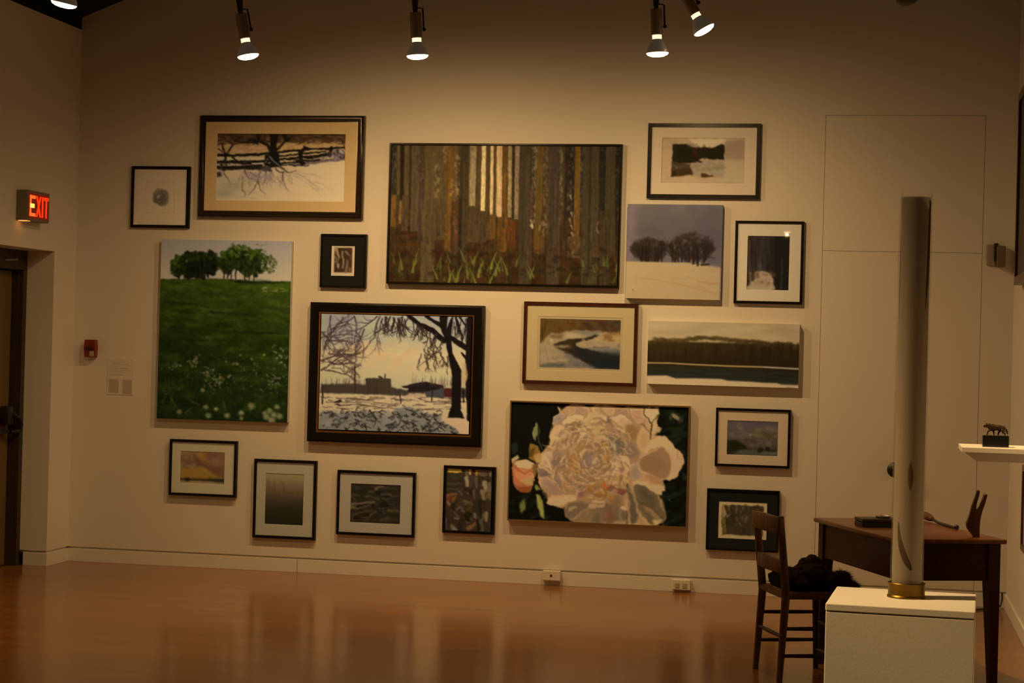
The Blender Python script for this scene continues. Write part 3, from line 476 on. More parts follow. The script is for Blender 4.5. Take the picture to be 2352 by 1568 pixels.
    PT=[([(720,80),(800,85),(830,150),(760,200),(700,190),(680,140)],M_,L_,None),([(830,90),(960,90),(1000,150),(930,190),(850,160)],(166,124,86),L_,(140,100,74)),([(1000,90),(1110,95),(1110,170),(1040,180)],L_,None,M_),([(1140,98),(1300,104),(1290,220),(1200,210)],(172,130,86),L_,M_),([(1300,105),(1440,110),(1450,210),(1340,200)],(150,110,78),L_,(134,98,72)),([(1450,110),(1640,112),(1660,230),(1590,330),(1500,220)],(170,126,86),L_,(152,110,74)),
    ([(555,290),(560,230),(620,180),(700,190),(690,260),(600,300)],(150,118,94),(176,138,104),(128,100,80)),([(690,310),(700,260),(740,225),(830,195),(910,205),(930,260),(830,275),(760,300)],L_,(196,158,104),None),([(710,330),(780,300),(880,285),(910,330),(840,390),(760,380)],D_,None,(128,94,58)),
    ([(520,480),(545,390),(570,330),(650,315),(730,360),(800,410),(740,470),(620,500)],(176,134,92),L_,(162,120,84)),([(490,590),(520,520),(560,470),(690,510),(740,580),(620,630)],(164,126,82),L_,(140,106,68)),([(400,790),(410,670),(470,640),(530,640),(550,760),(510,860)],(178,136,94),L_,(158,118,88)),([(530,780),(540,650),(640,655),(730,780),(700,840),(600,830)],(126,96,70),(150,116,84),(118,90,66)),
    ([(370,880),(370,810),(450,850),(540,900),(480,970),(390,950)],(120,92,74),L_,(108,82,66)),([(390,1030),(390,960),(480,940),(600,1020),(600,1090),(480,1090)],(164,122,88),L_,(134,100,80)),([(490,1160),(500,1080),(620,1060),(720,1130),(640,1190)],(146,108,76),M_,None),([(490,1260),(520,1200),(620,1170),(820,1145),(850,1220),(690,1270),(560,1295)],(180,140,92),(192,152,98),None),
    ([(700,700),(740,560),(880,480),(970,560),(910,680),(890,900),(800,960),(740,860)],(146,102,58),None,(158,108,50)),([(890,800),(910,690),(1000,655),(1060,710),(1030,860),(950,910)],(140,108,86),(168,130,96),(128,96,76)),([(1020,840),(1050,740),(1140,700),(1200,760),(1110,830),(1050,910)],(172,132,88),L_,(150,112,80)),
    ([(1250,740),(1330,690),(1470,690),(1490,800),(1440,900),(1340,880),(1270,830)],(184,144,94),(194,156,104),(168,128,86)),([(1160,940),(1290,880),(1440,890),(1490,960),(1400,1050),(1240,1040)],(174,130,78),(188,148,94),(154,112,68)),([(890,290),(960,220),(1080,190),(1190,205),(1220,270),(1170,340),(1200,440),(1120,480),(1040,420),(980,330)],(172,132,84),(192,150,96),(158,118,72)),
    ([(850,380),(900,340),(960,370),(1015,480),(1000,530),(930,450)],(178,140,96),(196,158,108),None),([(1190,280),(1220,215),(1300,250),(1290,300)],(104,74,56),None,None),([(1280,310),(1390,200),(1450,260),(1510,280),(1450,370),(1380,430),(1290,410)],(176,132,90),(192,150,104),(158,116,78)),([(1420,440),(1440,300),(1560,320),(1590,450),(1520,530)],(138,100,60),(160,118,72),(126,90,52)),([(1420,640),(1430,540),(1530,520),(1610,640),(1550,740),(1450,700)],(134,100,72),(160,120,84),(120,88,62)),
    ([(920,1160),(930,1080),(1060,1040),(1210,1070),(1210,1190),(1050,1210)],(138,94,46),(160,112,58),(146,96,40)),([(1190,1080),(1220,1030),(1340,1050),(1450,1100),(1400,1170),(1270,1130)],(118,66,48),(150,96,66),None),([(1230,1180),(1260,1110),(1410,1160),(1420,1310),(1320,1340),(1240,1260)],(136,98,62),(160,118,76),(122,86,54)),([(640,1040),(660,920),(800,930),(850,1060),(720,1110)],(160,114,76),(178,134,90),(146,102,66)),([(830,1180),(850,1050),(930,990),(960,1120),(900,1200)],(146,98,76),(176,134,96),(112,72,58)),
    ([(720,600),(760,520),(840,540),(830,640),(760,680)],(160,120,78),L_,None),([(960,500),(1050,440),(1120,480),(1110,590),(1010,640)],(152,106,62),(172,128,80),None),([(1080,560),(1150,500),(1220,540),(1210,660),(1110,650)],(148,102,44),(170,124,70),(158,104,34)),([(1160,760),(1220,690),(1260,760),(1230,830),(1170,830)],(158,106,44),None,None),([(940,1010),(980,920),(1060,900),(1150,960),(1140,1050),(1000,1060)],(152,110,68),(178,136,92),(142,98,56)),([(1000,1290),(1040,1220),(1180,1215),(1210,1280),(1120,1330)],(176,130,84),(188,144,96),None),([(1480,800),(1560,760),(1640,880),(1580,990),(1490,960)],(158,122,88),(176,138,96),(140,106,76)),([(560,940),(640,900),(680,1000),(640,1070),(580,1030)],(150,112,84),(172,132,96),(128,94,70))]
    for P,b,rm,c in PT: petal(P,b,rm,c)
    # named big petals
    A.poly([(1600,640),(1720,560),(1760,470),(1900,455),(1990,540),(2040,620),(2110,660),(2115,840),(2040,920),(1960,970),(1820,960),(1640,900),(1580,780)],(188,140,92),1,2.6,1)
    A.poly([(1610,700),(1760,600),(1900,580),(1970,680),(1985,820),(1940,930),(1860,960),(1700,900),(1590,800)],(136,98,62),.95,6.5,2); A.poly([(1600,720),(1720,660),(1860,700),(1900,830),(1740,870),(1620,830)],(128,90,54),.6,15.6,2); A.poly([(1980,680),(2110,670),(2100,840),(2010,900),(1975,860)],(188,136,92),.9,6.5,2)
    A.stroke([(2050,640),(2050,720),(2110,730)],10,6,(140,96,60),.6)
    A.stroke([(1600,720),(1680,670),(1800,610)],16,8,(196,152,104),.8,3); A.stroke([(1620,660),(1720,570)],18,10,(196,156,110),.8,3); A.stroke([(1560,760),(1640,640)],20,20,(120,84,58),.5,6)
    A.poly([(1590,320),(1680,370),(1740,460),(1720,560),(1620,650),(1570,560)],(176,132,84),1,3.9,1); A.poly([(1610,400),(1700,430),(1700,540),(1620,620)],(160,118,74),.7,10.4,2)
    A.poly([(1660,110),(1820,112),(1810,200),(1730,300),(1660,200)],(186,150,98),1,3.9,1); A.poly([(1750,260),(1810,260),(1790,400),(1750,430)],(178,138,88),1,3.9,1); A.poly([(1790,440),(1860,350),(1840,390)],(180,142,92),1,3.9,1)
    A.stroke([(1650,110),(1660,200),(1740,300),(1735,480)],10,14,(46,36,14)); A.stroke([(1740,300),(1810,200)],8,8,(60,48,20)); A.stroke([(1600,310),(1700,370),(1735,440)],8,8,(74,54,26),.8)
    A.poly([(1470,1000),(1620,980),(1760,1040),(1900,1000),(1920,1110),(1850,1080),(1890,1160),(1800,1130),(1680,1060)],(190,146,94),1,3.9,1); A.poly([(1640,920),(1800,910),(1890,1000),(1900,1040),(1740,1000)],(158,112,70),1,5.2,1)
    A.poly([(1500,1010),(1680,1040),(1800,1130),(1860,1240),(1925,1380),(1890,1470),(1780,1510),(1700,1500),(1560,1240)],(104,80,52),1,3.9,1); A.poly([(1560,1050),(1700,1080),(1760,1200),(1800,1300),(1660,1220)],(84,68,42),.9,10.4,2); A.poly([(1620,1230),(1760,1320),(1880,1420),(1760,1440)],(150,110,72),.8,7.8,2); A.stroke([(1600,1220),(1760,1310),(1870,1420)],20,12,(76,58,34),.9,5); A.poly([(1800,1130),(1860,1180),(1925,1380),(1860,1300)],(160,122,78),.9,6.5,2); A.poly([(1740,1440),(1890,1430),(1860,1500),(1780,1510)],(186,150,88),.9,3.9,1)
    A.poly([(1440,1020),(1500,1100),(1570,1260),(1600,1460),(1480,1500),(1460,1200)],(96,76,52),1,5.2,1); A.stroke([(1480,1060),(1560,1240),(1590,1400)],22,14,(150,116,74),.8,4); A.stroke([(1420,1150),(1480,1250),(1470,1480)],20,20,(160,120,80),.8,4); A.stroke([(1440,1010),(1460,1120)],16,24,(60,44,22),.8,4)
    A.poly([(700,1290),(860,1230),(1000,1250),(1200,1240),(1400,1300),(1480,1500),(780,1478),(710,1410)],(112,84,58),1,6.5,2)
    A.poly([(800,1470),(860,1360),(1000,1300),(1190,1330),(1180,1500)],(124,94,58),.9,7.8,2); A.stroke([(820,1450),(900,1370),(1020,1300)],18,8,(160,122,80),.9,4); A.poly([(1190,1300),(1300,1300),(1290,1500),(1180,1500)],(116,76,44),.9,6.5,2); A.stroke([(1370,1330),(1380,1500)],24,16,(140,112,80),.7,5); A.stroke([(1440,1340),(1440,1500)],30,30,(84,66,46),.8,5); A.stroke([(760,1330),(860,1310)],30,20,(160,126,84),.9,4)
    A.stroke([(1100,1380),(1100,1500)],50,60,(92,72,48),.6,8); A.stroke([(1000,1340),(940,1480)],16,8,(150,112,76),.6,4)
    # shadowed folds and warm centre
    A.poly([(1210,460),(1330,450),(1420,520),(1420,640),(1330,680),(1250,600)],(98,84,62),1,6); A.poly([(1245,505),(1300,530),(1310,590),(1260,590)],(160,134,98),.95,4); A.stroke([(1350,480),(1400,660)],30,20,(70,60,42),.8,6); A.stroke([(1330,560),(1350,650)],18,10,(120,102,78),.7,5)
    for x,y,rx,ry,c in ((910,550,56,90,(166,112,44)),(800,740,60,120,(154,106,58)),(1460,470,50,60,(158,112,52)),(1150,610,60,50,(152,102,36)),(1210,730,50,60,(164,108,40)),(1070,1060,140,70,(150,98,44)),(1180,1030,50,50,(176,84,30)),(1260,1170,40,36,(176,102,30)),(980,1150,100,60,(142,92,46)),(700,900,60,70,(140,92,50)),(860,860,70,80,(142,94,50)),(1300,1080,80,40,(124,68,48)),(1060,930,80,50,(150,106,66)),(1260,380,90,60,(150,104,64)),(820,320,90,40,(132,96,60)),(1230,260,50,40,(112,80,62)),(640,750,90,90,(126,94,68)),(1000,690,70,50,(124,92,76)),(960,800,70,70,(146,106,86)),(440,900,50,60,(116,86,68)),(680,300,80,40,(130,98,76)),(860,130,60,40,(140,98,72)),(1100,120,60,50,(148,108,72)),(1480,360,60,80,(128,92,56)),(1500,580,80,80,(128,92,66)),(560,1060,60,60,(136,98,72)),(880,1150,40,40,(116,76,60)),(700,1060,70,60,(160,112,68))):
        A.ell(x,y,rx*.85,ry*.8,c,r.uniform(-40,40),.5,.9)
    cx,cy=1040,740
    # bright ridges over the folds
    for i in range(70):
        t=r.uniform(0,6.28); q=r.uniform(.2,.95); x=cx+math.cos(t)*560*q; y=cy-30+math.sin(t)*480*q
        if x>1600: continue
        a=t+r.uniform(-.9,.9); L=r.uniform(40,120); k=r.uniform(-25,25)
        A.stroke([(x,y),(x+math.cos(a)*L*.5-math.sin(a)*k,y+math.sin(a)*L*.5+math.cos(a)*k),(x+math.cos(a)*L,y+math.sin(a)*L)],r.uniform(8,20),4,pk(LT),.75,3)
    for i in range(50):
        t=r.uniform(0,6.28); q=r.uniform(.2,.9); x=cx+math.cos(t)*560*q; y=cy-30+math.sin(t)*480*q
        if x>1560: continue
        a=t+r.uniform(-.9,.9); L=r.uniform(30,90); A.stroke([(x,y),(x+math.cos(a)*L,y+math.sin(a)*L)],12,4,pk(DK),.5,4)
    for pts,w in (([(1000,190),(1120,200),(1200,250)],60),([(690,300),(740,240),(880,220)],40),([(860,360),(930,420),(1000,520)],22),([(1060,480),(1160,470),(1200,520)],36),([(1270,760),(1330,730),(1420,720)],60),([(1180,920),(1300,900),(1420,900)],70),([(1210,990),(1300,1010),(1400,1000)],60),([(560,420),(640,360),(720,400)],70),([(540,490),(620,470)],50),([(440,700),(490,760),(540,880)],40),([(380,800),(460,860),(520,900)],26),([(680,700),(740,820),(790,940)],18),([(560,1180),(680,1170),(800,1180)],50),([(620,1240),(820,1200)],36),([(1020,1280),(1160,1270)],60),([(1320,1060),(1440,1060),(1470,1120)],22),([(1400,1300),(1440,1330)],36),([(940,1020),(990,900),(1030,870)],24),([(1300,260),(1380,210)],60),([(1340,300),(1460,260)],40)):
        A.stroke(pts,w,w*.5,pk(LT),.9,3)
    A.ell(1380,855,36,30,(140,96,78),0,.8,.5); A.ell(1295,745,30,26,(120,100,74),0,.7,.5); A.stroke([(1150,870),(1220,850)],14,8,(100,72,36),.7)
    for p in ([(1180,1010),(1150,1060)],[(1190,1060),(1220,1090)]): A.stroke(p,26,16,(176,84,32),.8,5)
    # frilled petal edges: a pale rim with a brown fold under it, curling round the heart of the flower
    for i in range(230):
        th=r.uniform(0,6.28); q=r.uniform(.12,1)**.8; x=1050+math.cos(th)*560*q; y=720+math.sin(th)*520*q
        if y>1180 or (x>1520 and y>520): continue
        a0=th+math.pi/2+r.uniform(-.7,.7); L=r.uniform(36,105); bd=r.uniform(.25,.5)*L; ox,oy=math.cos(th),math.sin(th)
        P=[(x+math.cos(a0)*L*u+ox*bd*(1-4*u*u)*.5+r.uniform(-5,5),y+math.sin(a0)*L*u+oy*bd*(1-4*u*u)*.5+r.uniform(-5,5)) for u in (-.5,-.25,0,.25,.5)]
        In=[(px-ox*26,py-oy*26) for px,py in P]
        A.poly(P+In[::-1],pk([(150,110,72),(162,120,78),(140,100,66),(170,128,84)]),.45,6,1)
        A.stroke([(px-ox*30,py-oy*30) for px,py in P],20,10,pk([(112,80,54),(124,88,56),(116,88,70)]),.62,5)
        A.stroke(P,r.uniform(8,14),5,pk(LT),.85,2)
    for i in range(60):
        x=r.uniform(720,1900); y=r.uniform(1280,1490); A.stroke([(x,y),(x+(x-1250)*.08+r.uniform(-10,10),y+r.uniform(40,120))],r.uniform(6,16),5,pk([(150,114,76),(86,66,44),(130,98,64)]),.35,4)
    A.warp(4.2,18,5); A.warp(1.6,6,9)
    A.b=A.b*np.array([1.0,.985,.93])
    return A.out(.6)
def art_clouds():
    A=Art((155,140),(1905,205),(140,1325),118,80,(68,54,44))
    r=_rs(121)
    A.grad([(140,(70,54,46)),(500,(72,56,46)),(760,(70,52,36)),(1000,(58,46,30)),(1325,(56,46,34))])
    for i in range(90): A.ell(r.uniform(1000,1880),r.uniform(420,800),r.uniform(50,170),r.uniform(14,44),[(92,74,42),(82,62,36),(66,44,22),(88,70,48)][r.randint(4)],r.uniform(0,14),.45,.7)
    for i in range(40): A.ell(r.uniform(180,900),r.uniform(560,760),r.uniform(40,130),r.uniform(14,40),[(92,72,58),(76,52,40),(84,66,50)][r.randint(3)],r.uniform(-12,8),.45,.7)
    for i in range(50): A.ell(r.uniform(700,1860),r.uniform(760,1040),r.uniform(50,130),r.uniform(16,50),[(72,52,38),(58,38,24),(84,64,48)][r.randint(3)],r.uniform(0,16),.45,.7)
    A.ell(560,320,110,110,(92,74,46),0,.6,.7); A.ell(570,370,60,40,(78,60,26),0,.6,.8); A.ell(620,450,110,50,(98,78,50),10,.6,.7); A.ell(940,640,60,30,(116,96,76),-20,.8,.6); A.ell(1580,940,100,60,(92,70,54),0,.7,.7); A.ell(1250,960,140,40,(86,68,50),0,.5,.7); A.ell(1640,440,200,90,(98,76,46),0,.5,.8); A.ell(1200,470,110,60,(92,76,50),0,.5,.8)
    A.poly([(150,830),(520,840),(640,940),(820,1040),(820,1140),(540,1170),(500,1240),(140,1300)],(26,22,6),1,4); A.stroke([(820,1130),(1200,1140)],50,30,(40,32,16),.9,4); A.stroke([(1400,1190),(1870,1200)],60,70,(34,26,8),.9,5)
    A.poly([(560,1170),(1180,1150),(1400,1240),(1880,1240),(1880,1390),(140,1325),(150,1290)],(64,54,40),.9,5); A.stroke([(1400,1270),(1860,1280)],70,50,(88,76,52),.7,6); A.ell(1300,1180,110,80,(26,24,4),0,1,.2); A.ell(1550,1130,80,80,(24,18,8),0,.9,.4); A.poly([(150,1260),(560,1200),(420,1310),(140,1325)],(34,26,14),.9,5)
    A.warp(1.5,8,4)
    return A.out()
def art_thicket():
    A=Art((150,150),(1745,200),(125,1370),112,84,(144,108,60))
    A.poly([(250,270),(1630,320),(1610,1300),(250,1250)],(48,34,16),1,2)
    r=_rs(131)
    for i in range(130): A.ell(r.uniform(260,1600),r.uniform(300,1250),r.uniform(20,80),r.uniform(30,100),[(54,38,18),(40,28,10),(62,48,24),(48,34,24),(36,26,8),(58,34,18)][r.randint(6)],r.uniform(-30,30),.45,.7)
    for pts,w,c in (([(300,290),(340,450),(400,600)],60,(130,90,54)),([(480,300),(490,460)],40,(120,86,52)),([(740,330),(740,560)],60,(82,64,40)),([(930,350),(940,430)],40,(90,72,46)),([(880,450),(880,580)],30,(84,68,42)),([(440,660),(520,620)],60,(100,78,48)),([(730,680),(760,800)],50,(86,66,34)),([(1070,680),(1030,840)],60,(88,70,36)),([(820,860),(900,1000)],50,(80,62,30)),([(920,700),(960,780)],90,(78,46,26)),([(330,800),(380,1200)],110,(88,68,20)),([(280,1000),(290,1220)],60,(100,70,24)),([(600,660),(640,860)],110,(38,26,8)),([(1000,480),(1040,560)],100,(44,38,14))): A.stroke(pts,w,w*.6,c,.8,2)
    A.poly([(250,270),(300,290),(390,620),(260,760)],(132,96,56),.8,5); A.stroke([(270,300),(290,480)],16,20,(100,60,26),.8)
    A.warp(2,8,4)
    return A.out()
def art_sunset():
    A=Art((150,170),(1835,225),(135,1385),101,75,(100,66,26))
    r=_rs(141)
    A.grad([(170,(104,72,34)),(500,(98,64,34)),(800,(104,70,24)),(1150,(104,70,22)),(1385,(110,78,42))])
    for i in range(80): A.ell(r.uniform(160,700),r.uniform(350,820),r.uniform(60,160),r.uniform(25,70),[(84,52,30),(92,60,36),(76,46,22),(106,76,40)][r.randint(4)],r.uniform(0,30),.35,.8)
    A.poly([(640,310),(900,480),(1080,640),(1300,720),(1640,700),(1830,760),(1830,1210),(1550,1150),(1250,960),(1000,780),(760,720),(700,480)],(78,46,26),.95,10)
    A.poly([(760,180),(1080,230),(1180,480),(1000,520),(800,380)],(112,70,22),.8,14); A.poly([(1100,240),(1830,230),(1830,760),(1620,720),(1300,640),(1120,430)],(92,54,34),.9,12); A.poly([(1150,260),(1560,280),(1420,470),(1180,400)],(82,42,22),.7,14); A.poly([(1380,480),(1620,480),(1620,680),(1400,700)],(104,70,44),.8,14); A.stroke([(1060,560),(1180,650),(1400,720)],40,20,(78,50,16),.8,5)
    A.poly([(800,580),(960,640),(1000,740),(780,720)],(74,40,26),.7,10); A.stroke([(700,360),(780,500)],70,60,(76,46,12),.8,6)
    A.poly([(900,800),(1250,960),(1500,1120),(1300,1200),(300,1180),(200,900)],(110,72,22),.6,16); A.ell(1100,900,200,60,(116,80,34),30,.5,.8); A.ell(380,960,200,80,(112,70,24),0,.5,.8); A.ell(560,760,160,40,(106,74,42),12,.6,.8)
    A.stroke([(150,1240),(540,1250),(960,1270),(1240,1280),(1830,1290)],70,110,(36,22,8),.95,4); A.ell(420,1260,110,80,(26,18,2),0,1,.3); A.stroke([(1300,1270),(1820,1300)],100,130,(28,24,10),.95,4); A.ell(660,1220,90,40,(74,44,10),0,.8,.6); A.ell(1280,1200,70,40,(76,50,8),0,.8,.6)
    A.poly([(140,1310),(500,1340),(900,1320),(1240,1330),(1820,1400),(1820,1450),(130,1390)],(112,80,46),.9,5); A.ell(240,1320,90,40,(82,68,44),10,.8,.5); A.stroke([(1500,1370),(1810,1400)],40,40,(56,52,30),.7,6)
    return A.out()
def art_fog():
    A=Art((115,125),(1100,155),(85,1440),88,117,(80,60,36))
    r=_rs(151)
    A.grad([(125,(114,92,50)),(260,(108,84,48)),(420,(94,70,42)),(620,(78,56,30)),(800,(58,42,24)),(950,(44,32,18)),(1150,(34,28,12)),(1440,(28,20,10))])
    for x,y0,y1,w in ((200,240,900,20),(265,500,950,18),(350,430,960,22),(330,260,700,14),(430,680,900,16),(560,360,640,20),(590,500,1000,26),(800,560,900,14),(940,560,800,14),(160,300,900,14),(480,600,900,10),(700,600,900,10)):
        A.stroke([(x,y0),(x+r.uniform(-8,8),(y0+y1)/2),(x,y1)],w*.5,w,(60,42,20),.5,3)
    A.stroke([(500,360),(570,400),(590,500)],14,18,(76,54,26),.7,3); A.ell(655,630,26,16,(52,36,16),20,.8,.5); A.ell(935,335,24,14,(90,66,36),0,.6,.5); A.ell(600,510,20,14,(62,42,18),0,.7)
    for i in range(40): x=r.uniform(120,1080); y=r.uniform(500,1100); A.stroke([(x,y),(x,y+r.uniform(60,200))],8,6,[(40,28,14),(96,74,46)][r.randint(2)] if y<700 else (30,22,10),.15,3)
    return A.out()
def art_waves():
    A=Art((150,140),(1785,195),(130,1420),115,91,(36,26,14))
    r=_rs(161)
    for i in range(60): x=r.uniform(150,1700); y=r.uniform(180,1430); A.stroke([(x,y),(x+r.uniform(80,280),y+r.uniform(-50,40))],r.uniform(20,60),14,[(28,20,8),(46,36,22),(40,26,12),(54,42,28)][r.randint(4)],.4,4)
    for pts,w,c in (([(260,290),(460,290)],40,(58,48,36)),([(960,320),(1080,260),(1200,230)],70,(110,82,56)),([(820,240),(1000,250)],50,(70,40,14)),([(1220,290),(1660,320)],50,(60,46,32)),([(760,400),(900,430)],40,(72,58,44)),([(200,500),(440,540)],50,(70,56,26)),([(160,560),(260,620)],70,(66,48,20)),([(660,580),(800,550),(900,600),(1080,680)],60,(70,58,36)),([(1160,500),(1440,510),(1540,560),(1700,540)],40,(84,68,54)),([(1180,620),(1340,690),(1460,600)],46,(70,56,42)),([(160,820),(400,820),(640,780),(900,740)],60,(116,90,68)),([(160,930),(300,920)],90,(110,88,36)),([(330,950),(560,940),(760,860)],50,(86,66,48)),([(820,780),(920,740)],60,(92,74,54)),([(260,1170),(480,1110),(700,1040),(840,1050)],50,(76,60,42)),([(800,1170),(900,1110),(1000,1040)],50,(84,70,50)),([(700,1300),(820,1180)],50,(62,50,36)),([(1080,960),(1220,960),(1230,1140)],26,(72,66,52)),([(1380,1030),(1560,1020),(1740,1050)],70,(80,66,34)),([(1120,1360),(1240,1300),(1440,1250)],50,(72,58,42)),([(1300,1340),(1700,1310)],60,(56,44,28)),([(220,1200),(240,1380)],70,(56,46,32)),([(560,1280),(640,1250),(700,1350),(580,1380)],30,(64,52,42)),([(960,780),(1060,850)],40,(54,42,20)),([(1540,780),(1600,930)],40,(56,44,32)),([(160,720),(340,730)],40,(70,48,28)),([(900,980),(560,1020)],30,(52,36,18))): A.stroke(pts,w,w*.5,c,.85,5)
    for x,y,w,h in ((460,885,110,36),(1330,570,140,34),(1040,420,100,50),(880,880,60,34),(620,1160,140,70),(340,1260,110,60),(1250,840,140,90)): A.ell(x,y,w,h,(26,14,4),-6,.8,.5)
    for i in range(50): x=r.uniform(160,1650); y=r.uniform(200,1400); A.stroke([(x,y),(x+r.uniform(40,120),y+r.uniform(-40,20))],12,5,[(92,76,58),(26,18,8)][r.randint(2)],.5,3)
    A.warp(2,8,4)
    return A.out()
def art_abstract():
    A=Art((135,135),(1050,165),(95,1370),106,141,(50,34,20))
    r=_rs(171)
    for i in range(190): A.ell(r.uniform(100,1040),r.uniform(150,1390),r.uniform(15,70),r.uniform(15,80),[(40,28,12),(62,44,26),(50,38,22),(34,24,10),(70,46,26),(44,40,24),(56,34,24)][r.randint(7)],r.uniform(-30,30),.45,.6)
    A.poly([(165,140),(440,150),(440,210),(380,200),(300,230),(185,225)],(190,140,50),1,3); A.stroke([(190,225),(400,210)],20,20,(80,48,14),.8)
    S=[([(520,150),(545,280)],60,(100,82,56)),([(610,160),(610,240)],80,(176,130,58)),([(740,190),(740,260)],60,(150,108,46)),([(800,180),(800,240)],40,(140,92,40)),([(690,170),(690,250)],40,(70,30,8)),([(850,190),(1000,190)],50,(110,78,54)),([(1030,190),(1020,290)],36,(130,108,76)),([(840,260),(960,260)],70,(88,66,42)),([(540,330),(555,470)],90,(136,112,72)),([(640,300),(640,480)],90,(62,44,36)),([(720,330),(740,500)],70,(80,64,44)),([(900,420),(930,560)],110,(134,108,72)),([(860,600),(880,740)],100,(116,90,54)),([(960,560),(950,720)],60,(92,64,30)),([(1000,440),(1000,740)],60,(100,78,50)),([(230,270),(400,300)],110,(44,40,22)),([(140,440),(440,440)],40,(60,50,34)),([(140,540),(360,540)],30,(66,58,36)),([(150,500),(400,500)],40,(32,26,12)),([(150,390),(440,380)],30,(34,26,12)),([(150,680),(330,640)],60,(110,66,34)),([(150,740),(300,730)],70,(96,46,16)),([(160,800),(210,880)],60,(120,76,44)),([(260,800),(310,700)],50,(104,62,28)),([(480,800),(640,820)],50,(86,68,42)),([(520,850),(640,850)],40,(84,66,40)),([(600,880),(590,1030)],110,(64,44,18)),([(320,980),(380,900),(470,920)],26,(96,78,60)),([(250,980),(330,1060),(370,1130)],26,(96,76,54)),([(260,900),(290,980)],90,(36,22,12)),([(450,960),(510,1030)],50,(84,66,50)),([(560,1080),(560,1160)],150,(26,22,8)),([(690,1060),(700,1100)],50,(104,86,66)),([(630,1120),(640,1160)],40,(62,56,40)),([(930,1020),(940,1180)],70,(124,96,58)),([(880,1040),(890,1120)],60,(90,72,36)),([(840,1130),(850,1380)],60,(74,66,40)),([(800,1180),(810,1260)],30,(70,64,44)),([(580,1330),(690,1250)],90,(108,66,32)),([(540,1220),(600,1220)],40,(76,58,46)),([(250,1290),(260,1340)],90,(94,78,40)),([(300,1330),(330,1350)],60,(110,92,66)),([(130,1140),(130,1200)],40,(92,72,66)),([(120,1240),(130,1360)],60,(70,50,40)),([(700,560),(690,660),(700,720)],36,(84,72,58)),([(620,600),(630,680)],70,(34,24,10)),([(800,800),(810,1100)],80,(30,24,10)),([(720,800),(710,1000)],70,(38,36,20)),([(400,600),(440,660)],50,(84,62,50)),([(430,1180),(400,1380)],130,(38,26,16)),([(760,1200),(770,1380)],80,(26,18,6)),([(300,1130),(370,1150)],40,(108,84,62)),([(560,640),(560,620)],40,(86,64,54))]
    for pts,w,c in S: A.stroke(pts,w,w*.7,c,.85,3)
    A.warp(2.5,10,4)
    return A.out(.7)
ARTS=dict(ink=art_ink,winter=art_winter,forest=art_forest,print=art_print,greytrees=art_greytrees,snow=art_snow,meadow=art_meadow,woodcut=art_woodcut,park=art_park,stream=art_stream,lake=art_lake,peony=art_peony,clouds=art_clouds,thicket=art_thicket,sunset=art_sunset,fog=art_fog,waves=art_waves,abstract=art_abstract)

# ---------------------------------------------------------------- materials
def s2l(c):
    c=np.asarray(c,float)/255.0
    return np.where(c<=.04045,c/12.92,((c+.055)/1.055)**2.4)
def lin(c): return tuple(float(v) for v in s2l(c))
MATS={}
def mat(name,col,rough=.5,spec=.5,metal=0,bump=0,bscale=60,var=0,vscale=20,emit=None,estr=0,coat=0,aniso=None):
    if name in MATS: return MATS[name]
    m=bpy.data.materials.new(name); m.use_nodes=True; nt=m.node_tree; b=nt.nodes['Principled BSDF']
    b.inputs['Roughness'].default_value=rough; b.inputs['Metallic'].default_value=metal; b.inputs['Specular IOR Level'].default_value=spec
    if coat: b.inputs['Coat Weight'].default_value=coat; b.inputs['Coat Roughness'].default_value=.15
    tc=nt.nodes.new('ShaderNodeTexCoord')
    src=tc.outputs['Object']
    if aniso:
        mp=nt.nodes.new('ShaderNodeMapping'); mp.inputs['Scale'].default_value=aniso; nt.links.new(src,mp.inputs['Vector']); src=mp.outputs['Vector']
    nz=nt.nodes.new('ShaderNodeTexNoise'); nz.inputs['Scale'].default_value=vscale; nz.inputs['Detail'].default_value=4; nt.links.new(src,nz.inputs['Vector'])
    mx=nt.nodes.new('ShaderNodeMix'); mx.data_type='RGBA'
    mx.inputs[6].default_value=(*[v*(1-var) for v in col],1); mx.inputs[7].default_value=(*[min(1,v*(1+var)) for v in col],1)
    nt.links.new(nz.outputs['Fac'],mx.inputs[0]); nt.links.new(mx.outputs[2],b.inputs['Base Color'])
    if bump:
        n2=nt.nodes.new('ShaderNodeTexNoise'); n2.inputs['Scale'].default_value=bscale; n2.inputs['Detail'].default_value=3; nt.links.new(src,n2.inputs['Vector'])
        bp=nt.nodes.new('ShaderNodeBump'); bp.inputs['Strength'].default_value=bump; bp.inputs['Distance'].default_value=.004
        nt.links.new(n2.outputs['Fac'],bp.inputs['Height']); nt.links.new(bp.outputs['Normal'],b.inputs['Normal'])
    if emit:
        b.inputs['Emission Color'].default_value=(*emit,1); b.inputs['Emission Strength'].default_value=estr
    MATS[name]=m; return m
WALL_ALB=np.array([.74,.71,.66])
M_WALL=mat('wall_paint',tuple(WALL_ALB),.55,.35,bump=.12,bscale=180,var=.012,vscale=1.5)
M_BLACKF=mat('black_lacquer',(.006,.005,.004),.35,.25,var=.1)
M_DKBROWN=mat('dark_walnut_frame',(.020,.011,.007),.22,.6,var=.35,vscale=14)
M_MAHOG=mat('mahogany_frame',(.055,.016,.010),.3,.5,var=.3,vscale=20)
M_GOLD=mat('gold_leaf',(.55,.26,.08),.3,.5,metal=.9,var=.2)
M_BRASSY=mat('thin_brass_edge',(.34,.22,.10),.35,.5,metal=.6,var=.1)
M_BLACK=mat('black_metal',(.012,.011,.010),.4,.5)
M_STEEL=mat('brushed_steel',(.42,.38,.33),.38,.5,metal=.9,var=.1)
M_CEIL=mat('dark_ceiling_paint',(.010,.013,.008),.8,.2)
M_WHITEP=mat('white_plastic',(.72,.69,.62),.4,.5)
